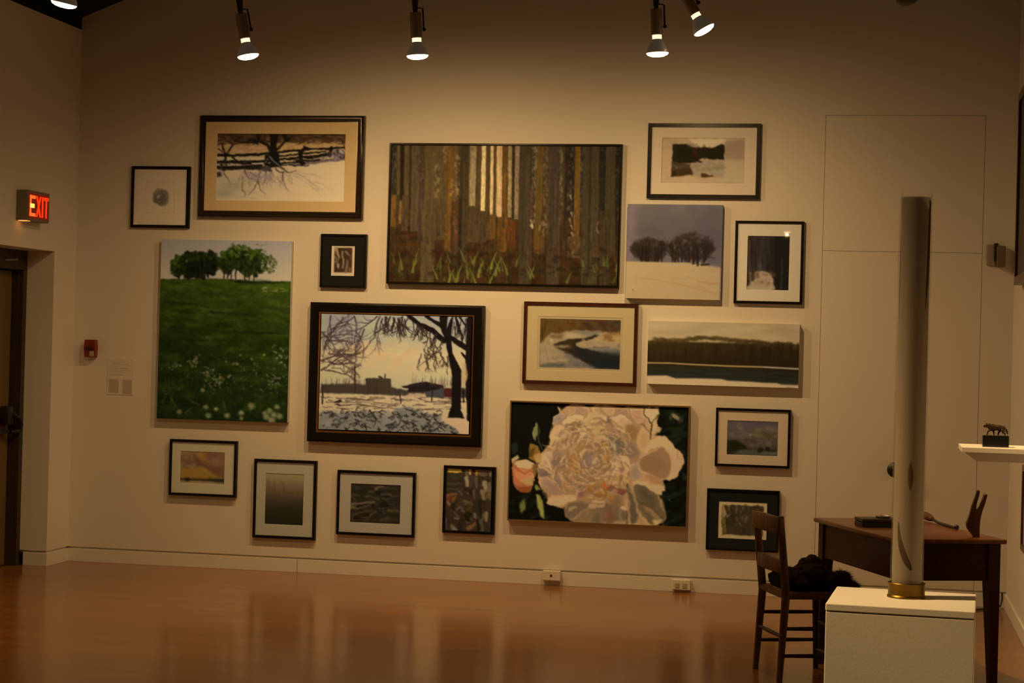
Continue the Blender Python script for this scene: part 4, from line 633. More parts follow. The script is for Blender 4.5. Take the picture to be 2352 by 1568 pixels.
M_PLINTH=mat('plinth_paint',(.82,.80,.76),.45,.4,bump=.05,bscale=140,var=.015,vscale=4)
def glass_mat():
    m=bpy.data.materials.new('picture_glass'); m.use_nodes=True; nt=m.node_tree; nt.nodes.clear()
    o=nt.nodes.new('ShaderNodeOutputMaterial'); mx=nt.nodes.new('ShaderNodeMixShader'); f=nt.nodes.new('ShaderNodeFresnel'); f.inputs['IOR'].default_value=1.45
    ge=nt.nodes.new('ShaderNodeNewGeometry'); mr=nt.nodes.new('ShaderNodeMapRange'); mr.inputs['To Min'].default_value=1.33; mr.inputs['To Max'].default_value=1/1.33; nt.links.new(ge.outputs['Backfacing'],mr.inputs['Value']); nt.links.new(mr.outputs[0],f.inputs['IOR'])
    t=nt.nodes.new('ShaderNodeBsdfTransparent'); g=nt.nodes.new('ShaderNodeBsdfGlossy'); g.inputs['Roughness'].default_value=.015
    nt.links.new(f.outputs[0],mx.inputs[0]); nt.links.new(t.outputs[0],mx.inputs[1]); nt.links.new(g.outputs[0],mx.inputs[2]); nt.links.new(mx.outputs[0],o.inputs[0])
    return m
M_GLASS=glass_mat()
def milky_mat():
    m=bpy.data.materials.new('milky_film'); m.use_nodes=True; nt=m.node_tree; nt.nodes.clear(); L=nt.links.new
    o=nt.nodes.new('ShaderNodeOutputMaterial'); d=nt.nodes.new('ShaderNodeBsdfDiffuse'); tl=nt.nodes.new('ShaderNodeBsdfTranslucent'); tp=nt.nodes.new('ShaderNodeBsdfTransparent')
    tc=nt.nodes.new('ShaderNodeTexCoord'); mp=nt.nodes.new('ShaderNodeMapping'); mp.inputs['Scale'].default_value=(60,60,3); n=nt.nodes.new('ShaderNodeTexNoise'); n.inputs['Scale'].default_value=1; L(tc.outputs['Object'],mp.inputs[0]); L(mp.outputs[0],n.inputs['Vector'])
    r=nt.nodes.new('ShaderNodeValToRGB'); r.color_ramp.elements[0].color=(*[v*.85 for v in MILKY],1); r.color_ramp.elements[1].color=(*MILKY,1); L(n.outputs['Fac'],r.inputs[0]); L(r.outputs[0],d.inputs[0]); L(r.outputs[0],tl.inputs[0])
    a=nt.nodes.new('ShaderNodeMixShader'); a.inputs[0].default_value=.68; L(d.outputs[0],a.inputs[1]); L(tl.outputs[0],a.inputs[2])
    c=nt.nodes.new('ShaderNodeMixShader'); c.inputs[0].default_value=.28; L(a.outputs[0],c.inputs[1]); L(tp.outputs[0],c.inputs[2]); L(c.outputs[0],o.inputs[0])
    return m
MILKY=(.60,.55,.47)
M_MILKY=milky_mat()
def art_mat(name,rough=.6,spec=.3,bump=.0):
    m=bpy.data.materials.new(name); m.use_nodes=True; nt=m.node_tree; b=nt.nodes['Principled BSDF']
    a=nt.nodes.new('ShaderNodeVertexColor'); a.layer_name='Col'; nt.links.new(a.outputs['Color'],b.inputs['Base Color'])
    b.inputs['Roughness'].default_value=rough; b.inputs['Specular IOR Level'].default_value=spec
    if bump:
        tc=nt.nodes.new('ShaderNodeTexCoord'); n=nt.nodes.new('ShaderNodeTexNoise'); n.inputs['Scale'].default_value=220; nt.links.new(tc.outputs['Object'],n.inputs['Vector'])
        bp=nt.nodes.new('ShaderNodeBump'); bp.inputs['Strength'].default_value=bump; bp.inputs['Distance'].default_value=.002; nt.links.new(n.outputs['Fac'],bp.inputs['Height']); nt.links.new(bp.outputs['Normal'],b.inputs['Normal'])
    return m
M_PAPER=art_mat('painted_paper',.8,.1); M_CANVAS=art_mat('painted_canvas',.65,.1,.1)
def wood_mat(name,c1,c2,scale=(1,14,14),rough=.4,spec=.4,coat=0):
    m=bpy.data.materials.new(name); m.use_nodes=True; nt=m.node_tree; b=nt.nodes['Principled BSDF']
    tc=nt.nodes.new('ShaderNodeTexCoord'); mp=nt.nodes.new('ShaderNodeMapping'); mp.inputs['Scale'].default_value=scale; nt.links.new(tc.outputs['Object'],mp.inputs['Vector'])
    n=nt.nodes.new('ShaderNodeTexNoise'); n.inputs['Scale'].default_value=6; n.inputs['Detail'].default_value=6; n.inputs['Distortion'].default_value=.6; nt.links.new(mp.outputs[0],n.inputs['Vector'])
    r=nt.nodes.new('ShaderNodeValToRGB'); r.color_ramp.elements[0].position=.3; r.color_ramp.elements[0].color=(*c1,1); r.color_ramp.elements[1].position=.7; r.color_ramp.elements[1].color=(*c2,1)
    nt.links.new(n.outputs['Fac'],r.inputs['Fac']); nt.links.new(r.outputs['Color'],b.inputs['Base Color']); b.inputs['Roughness'].default_value=rough; b.inputs['Specular IOR Level'].default_value=spec
    if coat: b.inputs['Coat Weight'].default_value=coat; b.inputs['Coat Roughness'].default_value=.2
    bp=nt.nodes.new('ShaderNodeBump'); bp.inputs['Strength'].default_value=.15; bp.inputs['Distance'].default_value=.003; nt.links.new(n.outputs['Fac'],bp.inputs['Height']); nt.links.new(bp.outputs['Normal'],b.inputs['Normal'])
    return m
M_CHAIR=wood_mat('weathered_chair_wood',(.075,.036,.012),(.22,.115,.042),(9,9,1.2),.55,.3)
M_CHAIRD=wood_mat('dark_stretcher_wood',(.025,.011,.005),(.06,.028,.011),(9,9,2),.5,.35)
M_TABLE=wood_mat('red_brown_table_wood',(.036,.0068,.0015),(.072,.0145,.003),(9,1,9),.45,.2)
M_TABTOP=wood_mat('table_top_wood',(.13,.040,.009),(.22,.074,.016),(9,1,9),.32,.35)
M_FORK=wood_mat('bootjack_wood',(.065,.021,.008),(.13,.045,.017),(9,9,1),.45,.35)
def floor_mat():
    m=bpy.data.materials.new('laminate_floor'); m.use_nodes=True; nt=m.node_tree; b=nt.nodes['Principled BSDF']; L=nt.links.new
    tc=nt.nodes.new('ShaderNodeTexCoord')
    br=nt.nodes.new('ShaderNodeTexBrick'); br.offset=.37; br.inputs['Scale'].default_value=1; br.inputs['Brick Width'].default_value=1.2; br.inputs['Row Height'].default_value=.085; br.inputs['Mortar Size'].default_value=.0012; br.inputs['Mortar Smooth'].default_value=.3; br.inputs['Bias'].default_value=0
    br.inputs['Color1'].default_value=(*FLOOR1,1); br.inputs['Color2'].default_value=(*FLOOR2,1); br.inputs['Mortar'].default_value=(*[v*.45 for v in FLOOR1],1)
    L(tc.outputs['Object'],br.inputs['Vector'])
    mp=nt.nodes.new('ShaderNodeMapping'); mp.inputs['Scale'].default_value=(1.2,22,1); L(tc.outputs['Object'],mp.inputs['Vector'])
    n=nt.nodes.new('ShaderNodeTexNoise'); n.inputs['Scale'].default_value=3; n.inputs['Detail'].default_value=6; L(mp.outputs[0],n.inputs['Vector'])
    mx=nt.nodes.new('ShaderNodeMix'); mx.data_type='RGBA'; mx.blend_type='MULTIPLY'; mx.inputs[0].default_value=.5
    r=nt.nodes.new('ShaderNodeValToRGB'); r.color_ramp.elements[0].position=.35; r.color_ramp.elements[0].color=(.62,.56,.5,1); r.color_ramp.elements[1].position=.65; r.color_ramp.elements[1].color=(1,1,1,1)
    L(n.outputs['Fac'],r.inputs['Fac']); L(br.outputs['Color'],mx.inputs[6]); L(r.outputs['Color'],mx.inputs[7]); L(mx.outputs[2],b.inputs['Base Color'])
    b.inputs['Roughness'].default_value=FLOOR_R; b.inputs['Specular IOR Level'].default_value=FLOOR_S
    bp=nt.nodes.new('ShaderNodeBump'); bp.inputs['Strength'].default_value=.06; bp.inputs['Distance'].default_value=.002; L(n.outputs['Fac'],bp.inputs['Height']); L(bp.outputs['Normal'],b.inputs['Normal'])
    return m
# ---------------------------------------------------------------- mesh helpers
def tag(o,label=None,cat=None,group=None,kind=None):
    if label: o['label']=label
    if cat: o['category']=cat
    if group: o['group']=group
    if kind: o['kind']=kind
    return o
def thing(name,label,cat,loc=(0,0,0),rotz=0,group=None):
    o=bpy.data.objects.new(name,None); C.objects.link(o); o.location=loc; o.rotation_euler=(0,0,rotz); o.empty_display_size=.05
    return tag(o,label,cat,group)
def obj(name,bm,m,parent=None,smooth=None,loc=None):
    bmesh.ops.recalc_face_normals(bm,faces=bm.faces)
    me=bpy.data.meshes.new(name); bm.to_mesh(me); bm.free()
    o=bpy.data.objects.new(name,me); C.objects.link(o)
    if m: me.materials.append(m)
    if smooth:
        me.polygons.foreach_set('use_smooth',[True]*len(me.polygons))
        try: me.set_sharp_from_angle(angle=math.radians(smooth))
        except Exception: pass
    if parent: o.parent=parent
    if loc: o.location=loc
    return o
def struct(name,bm,m,parent=None,smooth=None):
    o=obj(name,bm,m,parent,smooth)
    if not parent: o['kind']='structure'
    return o
def NB(): return bmesh.new()
def box(bm,x0,x1,y0,y1,z0,z1,bev=0):
    r=bmesh.ops.create_cube(bm,size=1,matrix=Matrix.Translation(((x0+x1)/2,(y0+y1)/2,(z0+z1)/2))@Matrix.Diagonal((abs(x1-x0),abs(y1-y0),abs(z1-z0),1)))
    if bev:
        es={e for v in r['verts'] for e in v.link_edges}
        bmesh.ops.bevel(bm,geom=list(es),offset=bev,segments=2,affect='EDGES',profile=.5)
    return bm
def prism(bm,pts,axis,a0,a1):
    # pts 2D polygon, extruded along axis from a0 to a1
    def V(p,a): return {0:(a,p[0],p[1]),1:(p[0],a,p[1]),2:(p[0],p[1],a)}[axis]
    A=[bm.verts.new(V(p,a0)) for p in pts]; B=[bm.verts.new(V(p,a1)) for p in pts]
    bm.faces.new(A); bm.faces.new(B[::-1]); n=len(pts)
    for i in range(n): bm.faces.new((A[i],A[(i+1)%n],B[(i+1)%n],B[i]))
    return bm
def frame_of(d):
    d=Vector(d).normalized(); up=Vector((0,0,1)) if abs(d.z)<.95 else Vector((1,0,0))
    a=d.cross(up).normalized(); return a,d.cross(a).normalized()
def tube(bm,pts,rad,n=12,cap=True,sq=False):
    P=[Vector(p) for p in pts]; R=rad if isinstance(rad,(list,tuple)) else [rad]*len(P)
    rings=[]; a0=None
    for i,p in enumerate(P):
        d=(P[min(i+1,len(P)-1)]-P[max(i-1,0)]).normalized()
        if a0 is None: a,b=frame_of(d)
        else: a=(a0-d*a0.dot(d)).normalized(); b=d.cross(a)
        a0=a
        rings.append([bm.verts.new(p+(a*math.cos(2*math.pi*(k+.5*sq)/n)+b*math.sin(2*math.pi*(k+.5*sq)/n))*R[i]) for k in range(n)])
    for i in range(len(rings)-1):
        for k in range(n): bm.faces.new((rings[i][k],rings[i][(k+1)%n],rings[i+1][(k+1)%n],rings[i+1][k]))
    if cap:
        if n>2: bm.faces.new(rings[0][::-1]); bm.faces.new(rings[-1])
    return bm
def lathe(bm,prof,o=(0,0,0),d=(0,0,1),n=32,cap0=True,cap1=True):
    # prof: (radius, distance along d)
    d=Vector(d).normalized(); a,b=frame_of(d); o=Vector(o); rings=[]
    for r,t in prof: rings.append([bm.verts.new(o+d*t+(a*math.cos(2*math.pi*k/n)+b*math.sin(2*math.pi*k/n))*max(r,1e-5)) for k in range(n)])
    for i in range(len(rings)-1):
        for k in range(n): bm.faces.new((rings[i][k],rings[i][(k+1)%n],rings[i+1][(k+1)%n],rings[i+1][k]))
    if cap0: bm.faces.new(rings[0][::-1])
    if cap1: bm.faces.new(rings[-1])
    return bm
def ball(bm,c,r,seg=16,rings=10,rot=None):
    m=Matrix.Translation(c)@(rot.to_matrix().to_4x4() if rot else Matrix.Identity(4))@Matrix.Diagonal((r[0],r[1],r[2],1))
    bmesh.ops.create_uvsphere(bm,u_segments=seg,v_segments=rings,radius=1,matrix=m); return bm
def ring_rect(bm,loops):
    # loops: list of (x0,x1,z0,z1,y): rectangles joined one to the next
    R=[[bm.verts.new(p) for p in ((x0,y,z0),(x1,y,z0),(x1,y,z1),(x0,y,z1))] for x0,x1,z0,z1,y in loops]
    for i in range(len(R)-1):
        for k in range(4): bm.faces.new((R[i][k],R[i][(k+1)%4],R[i+1][(k+1)%4],R[i+1][k]))
    return bm
def voxel(bm,size,smooth_it=2):
    # union of overlapping closed shapes into one continuous skin
    me=bpy.data.meshes.new('tmp'); bm.to_mesh(me); bm.free(); o=bpy.data.objects.new('tmp',me); C.objects.link(o)
    md=o.modifiers.new('r','REMESH'); md.mode='VOXEL'; md.voxel_size=size
    if smooth_it: ms=o.modifiers.new('s','SMOOTH'); ms.factor=.5; ms.iterations=smooth_it
    dg=bpy.context.evaluated_depsgraph_get(); ev=o.evaluated_get(dg); m2=bpy.data.meshes.new_from_object(ev)
    bpy.data.objects.remove(o); out=bmesh.new(); out.from_mesh(m2); bpy.data.meshes.remove(m2); bpy.data.meshes.remove(me); return out
# ---------------------------------------------------------------- setting
XL,XR,YF=-5.52,.8407,-20.5
FLOOR1=(.250,.097,.020); FLOOR2=(.310,.124,.027); FLOOR_R=.175; FLOOR_S=.5
CEIL_Z=lambda x: 3.80+.39*(x-XL)
struct('floor',box(NB(),-6.3,1.1,YF-.2,.3,-.1,0),floor_mat())
bm=NB(); prism(bm,[(XL-.8,CEIL_Z(XL-.8)),(XR+.3,CEIL_Z(XR+.3)),(XR+.3,CEIL_Z(XR+.3)+.15),(XL-.8,CEIL_Z(XL-.8)+.15)],1,YF-.2,.3); struct('ceiling',bm,M_CEIL)
PX0,PX1,PZ=-.3660,.6390,3.130            # flush service panel in the back wall
g=.0022; GZ=.1035
def wallpoly(bm,x0,x1,z0): prism(bm,[(x0,z0),(x1,z0),(x1,CEIL_Z(x1)+.02),(x0,CEIL_Z(x0)+.02)],1,0,.12)
bm=NB(); wallpoly(bm,XL-.02,PX0-g,GZ); wallpoly(bm,PX1+g,XR+.3,GZ); wallpoly(bm,PX0-g,PX1+g,PZ+g); box(bm,PX0-g,PX1+g,.0125,.12,GZ,PZ+g); box(bm,XL-.02,XR+.3,.016,.115,.086,GZ+.001); box(bm,XL-.3,XR+.3,.125,.15,0,4.0)
WB=struct('wall_back',bm,M_WALL)
bm=NB(); box(bm,PX0,PX1,.001,.011,2.2536,PZ,.001); struct('trim_2',bm,M_WALL)
bm=NB(); box(bm,PX0,PX1,.001,.011,GZ,2.2514,.001); D2=struct('door_2',bm,M_WALL)
bm=NB(); lathe(bm,[(.026,0),(.026,.012),(.016,.02),(.016,.035),(.046,.055),(.050,.075),(.030,.092),(.004,.098)],(.128,.002,.856),(0,-1,0),24); tag(obj('door_knob',bm,M_BLACK,D2,40),'black round knob')
bm=NB()
for x0,x1 in ((XL,-3.852),(-3.849,PX0-.0015),(PX0+.0015,PX1-.0015),(PX1+.0015,XR)): box(bm,x0,x1,-.004,.12,0,.0905,.0015)
struct('baseboard_back',bm,M_WALL)
# left wall with the recessed exit door
OY0,OY1,OZ=-1.50,-.35,2.143
bm=NB(); T=-5.86
box(bm,T,XL,OY1,.0,GZ,3.712); box(bm,T,XL,OY0,OY1,OZ,3.712); box(bm,T,XL,YF,OY0,GZ,3.712)
box(bm,T+.1,XL-.014,OY1+.02,0,.086,GZ+.001); box(bm,T+.1,XL-.014,YF,OY0-.02,.086,GZ+.001); struct('wall_left',bm,M_WALL)
bm=NB(); box(bm,T,XL-.002,YF,.0,3.712,3.85); struct('trim_1',bm,M_CEIL)
bm=NB(); box(bm,-5.69,XL+.004,OY1-.004,0,0,.0905,.0015); box(bm,-5.69,XL+.004,YF,OY0,0,.0905,.0015); struct('baseboard_left',bm,M_WALL)
M_DFRAME=mat('bronze_door_frame',(.045,.030,.015),.45,.3); M_DLEAF=mat('door_leaf_paint',(.16,.105,.042),.5,.4,var=.06,vscale=3)
bm=NB(); box(bm,-5.835,-5.79,OY0+.055,-.425,.008,2.003,.002); D1=struct('door_1',bm,M_DLEAF)
bm=NB(); box(bm,T,-5.715,-.405,OY1,0,OZ,.002); box(bm,T,-5.715,OY0,OY0+.05,0,OZ,.002); box(bm,T,-5.715,OY0+.05,-.405,2.01,OZ,.002); box(bm,-5.80,-5.745,-.418,-.405,0,2.01)
obj('door_frame',bm,M_DFRAME,D1)
bm=NB(); box(bm,-5.79,-5.725,-.555,-.468,.962,1.088,.012); box(bm,-5.79,-5.735,-1.40,-.49,.900,.926,.006)
tube(bm,[(-5.735,-.48,1.04),(-5.70,-.442,1.00),(-5.69,-.424,.96),(-5.70,-.432,.92),(-5.735,-.50,.912)],.013,8); tag(obj('panic_bar',bm,M_BLACK,D1,40),'black push bar and latch')
bm=NB(); box(bm,-5.79,-5.735,-1.15,-.75,2.035,2.095,.006); tube(bm,[(-5.745,-.80,2.06),(-5.70,-.56,2.075),(-5.72,-.50,2.08)],.009,8); obj('door_closer',bm,M_STEEL,D1,40)
bm=NB(); box(bm,XR,XR+.2,YF,.15,0,6.5); struct('wall_right',bm,M_WALL)
bm=NB(); box(bm,XR-.012,XR,YF,0,0,.092,.002); struct('baseboard_right',bm,M_WALL)
bm=NB(); box(bm,-6.3,XR+.3,YF-.2,YF,0,6.6); struct('wall_front',bm,mat('dark_end_wall',(.10,.055,.028),.6,.3,var=.1))
# ---------------------------------------------------------------- pictures
RECT={
 'ink':(0.025,(-5.115, -4.6869, 2.3351, 2.7611),(-5.0982, -4.7161, 2.3567, 2.7398),None),
 'winter':(0.045,(-4.6222, -3.4504, 2.4119, 3.1151),(-4.4925, -3.5781, 2.5283, 2.9892),(-4.568, -3.5041, 2.462, 3.0618)),
 'forest':(0.042,(-3.2672, -1.6858, 1.9806, 2.9311),(-3.2562, -1.6987, 1.9952, 2.915),None),
 'print':(0.03,(-1.519, -0.7816, 2.58, 3.0712),(-1.4264, -0.8826, 2.6806, 2.9779),(-1.4915, -0.8179, 2.6069, 3.0475)),
 'greytrees':(0.045,(-1.6387, -1.014, 1.9169, 2.5372),(-1.6387, -1.014, 1.9169, 2.5372),None),
 'snow':(0.028,(-0.9312, -0.4875, 1.8995, 2.4384),(-0.8498, -0.5769, 1.9892, 2.3413),(-0.9134, -0.5111, 1.9154, 2.4193)),
 'meadow':(0.045,(-4.8736, -3.9349, 1.0191, 2.2556),(-4.8736, -3.9349, 1.0191, 2.2556),None),
 'woodcut':(0.03,(-3.7371, -3.4139, 1.9477, 2.3112),(-3.6618, -3.4967, 2.0265, 2.2317),None),
 'park':(0.06,(-3.7925, -2.5853, 0.8993, 1.8453),(-3.7107, -2.6683, 0.9852, 1.7669),None),
 'stream':(0.036,(-2.3179, -1.5538, 1.3355, 1.8818),(-2.2059, -1.6669, 1.4443, 1.7699),(-2.2929, -1.5786, 1.3574, 1.857)),
 'lake':(0.05,(-1.4816, -0.4981, 1.3584, 1.7715),(-1.4816, -0.4981, 1.3584, 1.7715),None),
 'peony':(0.05,(-2.3917, -1.1932, 0.421, 1.2198),(-2.3827, -1.2019, 0.427, 1.2099),None),
 'clouds':(0.035,(-1.0252, -0.541, 0.8351, 1.2158),(-0.9498, -0.6197, 0.9114, 1.136),(-1.0084, -0.5582, 0.8546, 1.1989)),
 'thicket':(0.03,(-1.0702, -0.6001, 0.2875, 0.6872),(-0.9934, -0.6777, 0.3649, 0.6075),None),
 'sunset':(0.034,(-4.7787, -4.2924, 0.4935, 0.8796),(-4.7013, -4.3797, 0.5793, 0.7997),(-4.7603, -4.3186, 0.5118, 0.8571)),
 'fog':(0.03,(-4.1672, -3.7225, 0.227, 0.7657),(-4.0845, -3.8123, 0.3222, 0.6709),(-4.1478, -3.749, 0.2424, 0.7466)),
 'waves':(0.032,(-3.5744, -3.0295, 0.2757, 0.712),(-3.48, -3.1312, 0.3604, 0.6245),(-3.5556, -3.0532, 0.2934, 0.6902)),
 'abstract':(0.03,(-2.8375, -2.4819, 0.3194, 0.7708),(-2.8212, -2.5081, 0.3374, 0.7506),None),
}
REF=dict(ink=(112,84,49),winter=(172,134,86),forest=(197,160,110),print=(185,146,95),greytrees=(180,141,91),snow=(160,125,78),meadow=(160,122,76),woodcut=(205,168,118),park=(198,158,108),stream=(198,158,108),lake=(185,146,95),peony=(165,123,76),clouds=(148,108,62),thicket=(140,101,58),sunset=(140,104,59),fog=(155,116,69),waves=(165,123,76),abstract=(168,128,80))
GAIN={
 'ink':(1.12,1.12,1.0),
 'winter':(1.0,1.0,1.08),
 'forest':(0.937, 1.025, 1.216),
 'print':(1.259, 1.294, 1.37),
 'greytrees':(0.802, 0.807, 0.828),
 'snow':(0.932, 0.952, 0.918),
 'meadow':(1.126, 1.117, 1.248),
 'woodcut':(1.218, 1.383, 1.724),
 'park':(1.183, 1.243, 1.508),
 'stream':(1.172, 1.243, 1.477),
 'lake':(1.152, 1.195, 1.274),
 'peony':(1.029, 0.98, 0.967),
 'clouds':(1.199, 1.099, 0.908),
 'thicket':(1.352, 1.314, 1.157),
 'sunset':(1.242, 1.242, 1.04),
 'fog':(1.363, 1.37, 1.293),
 'waves':(1.523, 1.504, 1.478),
 'abstract':(1.269, 1.282, 1.267),

}
BASE_COL=np.array([1.0,1.0,1.0])
def alb(c,ref,key=None): return np.clip(WALL_ALB*(s2l(c)/s2l(ref))**1.08*np.array(GAIN.get(key,(1,1,1))),.004,.92)
RES=1.55
def shrink(a,q):
    h,w=a.shape[:2]; H,W=max(8,int(round(h/q))),max(8,int(round(w/q)))
    ys=(np.arange(H+1))/H*h-.5; xs=(np.arange(W+1))/W*w-.5
    b=blur(a,.45*q/1.5)
    yi=np.clip(ys,0,h-1.001); xi=np.clip(xs,0,w-1.001); y0=yi.astype(int); x0=xi.astype(int); fy=(yi-y0)[:,None,None]; fx=(xi-x0)[None,:,None]
    return (b[y0][:,x0]*(1-fx)+b[y0][:,x0+1]*fx)*(1-fy)+(b[y0+1][:,x0]*(1-fx)+b[y0+1][:,x0+1]*fx)*fy
def art_obj(name,key,rect,y,m,parent,ref,back=None,side=None):
    a=shrink(ARTS[key](),RES); H,W=a.shape[:2]; x0,x1,z0,z1=rect
    xs=np.linspace(x0,x1,W); zs=np.linspace(z1,z0,H); V=np.zeros((H,W,3)); V[...,0]=xs[None]; V[...,2]=zs[:,None]; V[...,1]=y
    col=alb(a,ref,key); V=V.reshape(-1,3); col=col.reshape(-1,3)
    idx=np.arange(H*W).reshape(H,W); F=np.stack([idx[:-1,:-1],idx[1:,:-1],idx[1:,1:],idx[:-1,1:]],-1).reshape(-1,4)
    if back is not None:   # stretched canvas: turn the edge back to the wall
        loop=np.concatenate([idx[0,:-1],idx[:-1,-1],idx[-1,:0:-1],idx[:0:-1,0]]); n=len(loop)
        E0=V[loop].copy(); sc=col[loop]*.9 if side is None else np.repeat(np.array([alb(side,ref)]),n,0)
        E1=E0.copy(); E1[:,1]=back; b0=len(V); V=np.concatenate([V,E0,E1]); col=np.concatenate([col,sc,sc])
        i=np.arange(n); j=(i+1)%n; F=np.concatenate([F,np.stack([b0+i,b0+j,b0+n+j,b0+n+i],-1)])
        c=b0+n; k=(W-1,W-1+H-1,2*(W-1)+H-1); F=np.concatenate([F,[[c,c+k[0],c+k[1],c+k[2]]]])
    me=bpy.data.meshes.new(name); nv,nf=len(V),len(F)
    me.vertices.add(nv); me.vertices.foreach_set('co',V.astype(np.float32).ravel())
    me.loops.add(nf*4); me.loops.foreach_set('vertex_index',F.astype(np.int32).ravel())
    me.polygons.add(nf); me.polygons.foreach_set('loop_start',np.arange(0,nf*4,4,dtype=np.int32))
    at=me.color_attributes.new('Col','FLOAT_COLOR','POINT'); at.data.foreach_set('color',np.concatenate([col,np.ones((nv,1))],1).astype(np.float32).ravel())
    me.materials.append(m); me.update(calc_edges=True); me.validate()
    o=bpy.data.objects.new(name,me); C.objects.link(o)
    if parent: o.parent=parent
    return o
def frame_bm(o,w,d,style):
    x0,x1,z0,z1=o
    pr={'flat':[(0,0),(0,.92),(.06,1),(.94,1),(1,.92),(1,.3)],
        'round':[(0,0),(0,.55),(.05,.75),(.15,.92),(.3,1),(.48,.96),(.65,.85),(.8,.78),(.92,.8),(1,.7),(1,.2)],
        'wide':[(0,0),(0,.70),(.04,.80),(.10,.84),(.16,.86),(.24,1),(.9,.93),(1,.86),(1,.2)]}[style]
    return ring_rect(NB(),[(x0+w*t,x1-w*t,z0+w*t,z1-w*t,-d*h) for t,h in pr])
G='pictures hung close together on the back wall'
def framed(key,label,w,fmat,style,mat_c=None,open_=None,liner=None,glass=True,fillet=None,inner=None,artmat=None,back_c=None,cat='picture',name='framed_picture'):
    d,o,a,m=RECT[key]; ref=REF[key]; cx,cz=(o[0]+o[1])/2,o[2]
    t=thing(name,label,cat,(cx,0,cz),0,G)
    sh=lambda r:(r[0]-cx,r[1]-cx,r[2]-cz,r[3]-cz)
    o2,a2=sh(o),sh(a); fr=obj('frame',frame_bm(o2,w,d,style),fmat,t,50)
    op=(o2[0]+w,o2[1]-w,o2[2]+w,o2[3]-w)
    if liner:
        lw=liner; bm=ring_rect(NB(),[(op[0]-.001,op[1]+.001,op[2]-.001,op[3]+.001,-.3*d),(op[0]-.001,op[1]+.001,op[2]-.001,op[3]+.001,-.84*d),(op[0]+lw*.4,op[1]-lw*.4,op[2]+lw*.4,op[3]-lw*.4,-.86*d),(op[0]+lw,op[1]-lw,op[2]+lw,op[3]-lw,-.66*d),(op[0]+lw,op[1]-lw,op[2]+lw,op[3]-lw,-.3*d)])
        tag(obj('liner',bm,M_GOLD,t,40),'narrow gold liner')
    ay=-(d-.011)
    if mat_c is not None:
        mm=mat('mat_board_'+key,tuple(alb(mat_c,ref)),.8,.15,var=.015,vscale=8); e=.004; y=-(d-.009)
        b=a2 if inner is None else (a2[0]-inner,a2[1]+inner,a2[2]-inner,a2[3]+inner)
        bm=ring_rect(NB(),[(op[0]-e,op[1]+e,op[2]-e,op[3]+e,y),(b[0],b[1],b[2],b[3],y),(b[0]+.0015,b[1]-.0015,b[2]+.0015,b[3]-.0015,y+.002)])
        obj('mat',bm,mm,t)
        if inner is not None:
            m2=mat('inner_mat_'+key,tuple(alb(fillet,ref)),.8,.15)
            bm=ring_rect(NB(),[(b[0]-.002,b[1]+.002,b[2]-.002,b[3]+.002,y+.0022),(a2[0],a2[1],a2[2],a2[3],y+.0022),(a2[0]+.001,a2[1]-.001,a2[2]+.001,a2[3]-.001,y+.004)]); obj('inner_mat',bm,m2,t)
    art_obj('artwork',key,a2,ay+.0015+(.002 if inner is not None else 0),artmat or M_PAPER,t,ref)
    bm=box(NB(),op[0]-.003,op[1]+.003,-(d*.22),-(d*.05),op[2]-.003,op[3]+.003); obj('backing_board',bm,M_BLACKF,t)
    if glass:
        y=-(d-.0055); bm=box(NB(),op[0]-.002,op[1]+.002,y-.001,y+.001,op[2]-.002,op[3]+.002); obj('glass_pane',bm,M_GLASS,t)
    return t
def canvas(key,label,side=None):
    d,o,a,m=RECT[key]; cx,cz=(o[0]+o[1])/2,o[2]
    c=art_obj('unframed_picture',key,(o[0]-cx,o[1]-cx,o[2]-cz,o[3]-cz),-d,M_CANVAS,None,REF[key],-.0005,side); c.location=(cx,0,cz); return tag(c,label,'painting',G)
framed('ink','small square framed drawing of a round dark scribble inside a thin ruled square',.019,M_BLACKF,'flat')
framed('winter','wide dark brown framed picture of a bare tree and rail fence in snow',.051,M_DKBROWN,'round',(172,126,68))
framed('forest','largest painting, close brown tree trunks in a forest, thin black frame',.0125,M_BLACKF,'flat',artmat=M_CANVAS,glass=False,name='framed_painting',cat='painting')
framed('print','black framed print of a dark wooded riverbank, top right of the wall',.0255,M_BLACKF,'flat',(192,152,102))
canvas('greytrees','square unframed canvas of bare trees under a grey sky over pale field')
framed('snow','tall black framed print of snow between dark tree trunks',.0175,M_BLACKF,'flat',(168,136,96))
canvas('meadow','tall unframed canvas of a green meadow with a row of trees at top',(140,106,66))
framed('woodcut','small woodcut of pale twisted trunks in a wide black mat',.014,M_BLACKF,'flat',(30,26,16))
framed('park','snowy park painting with big tree, wide black frame and gold inner edge',.066,M_BLACKF,'wide',liner=.0135,artmat=M_CANVAS,glass=False,name='framed_painting',cat='painting')
framed('stream','red brown framed watercolour of a blue stream winding through snow',.0235,M_MAHOG,'flat',(186,148,92),inner=.016,fillet=(178,140,90))
canvas('lake','long low unframed canvas of dark treeline above dark water',(176,138,88))
framed('peony','large painting of a white peony and pink bud, thin brass edged frame',.010,M_BRASSY,'flat',artmat=M_CANVAS,glass=False,name='framed_painting',cat='painting')
framed('clouds','small black framed picture of grey clouds over dark trees, right of the peony',.0165,M_BLACKF,'flat',(150,108,62))
framed('thicket','picture of a tangled thicket in a wide black mat, behind the chair back',.012,M_BLACKF,'flat',(20,17,10))
framed('sunset','small black framed picture of an orange and purple sunset sky',.0185,M_BLACKF,'flat',(138,108,62))
framed('fog','tall black framed picture of reeds fading in dark grey fog',.0195,M_BLACKF,'flat',(140,112,70))
framed('waves','black framed picture of dark rippling water in a pale mat',.0185,M_BLACKF,'flat',(148,116,78))
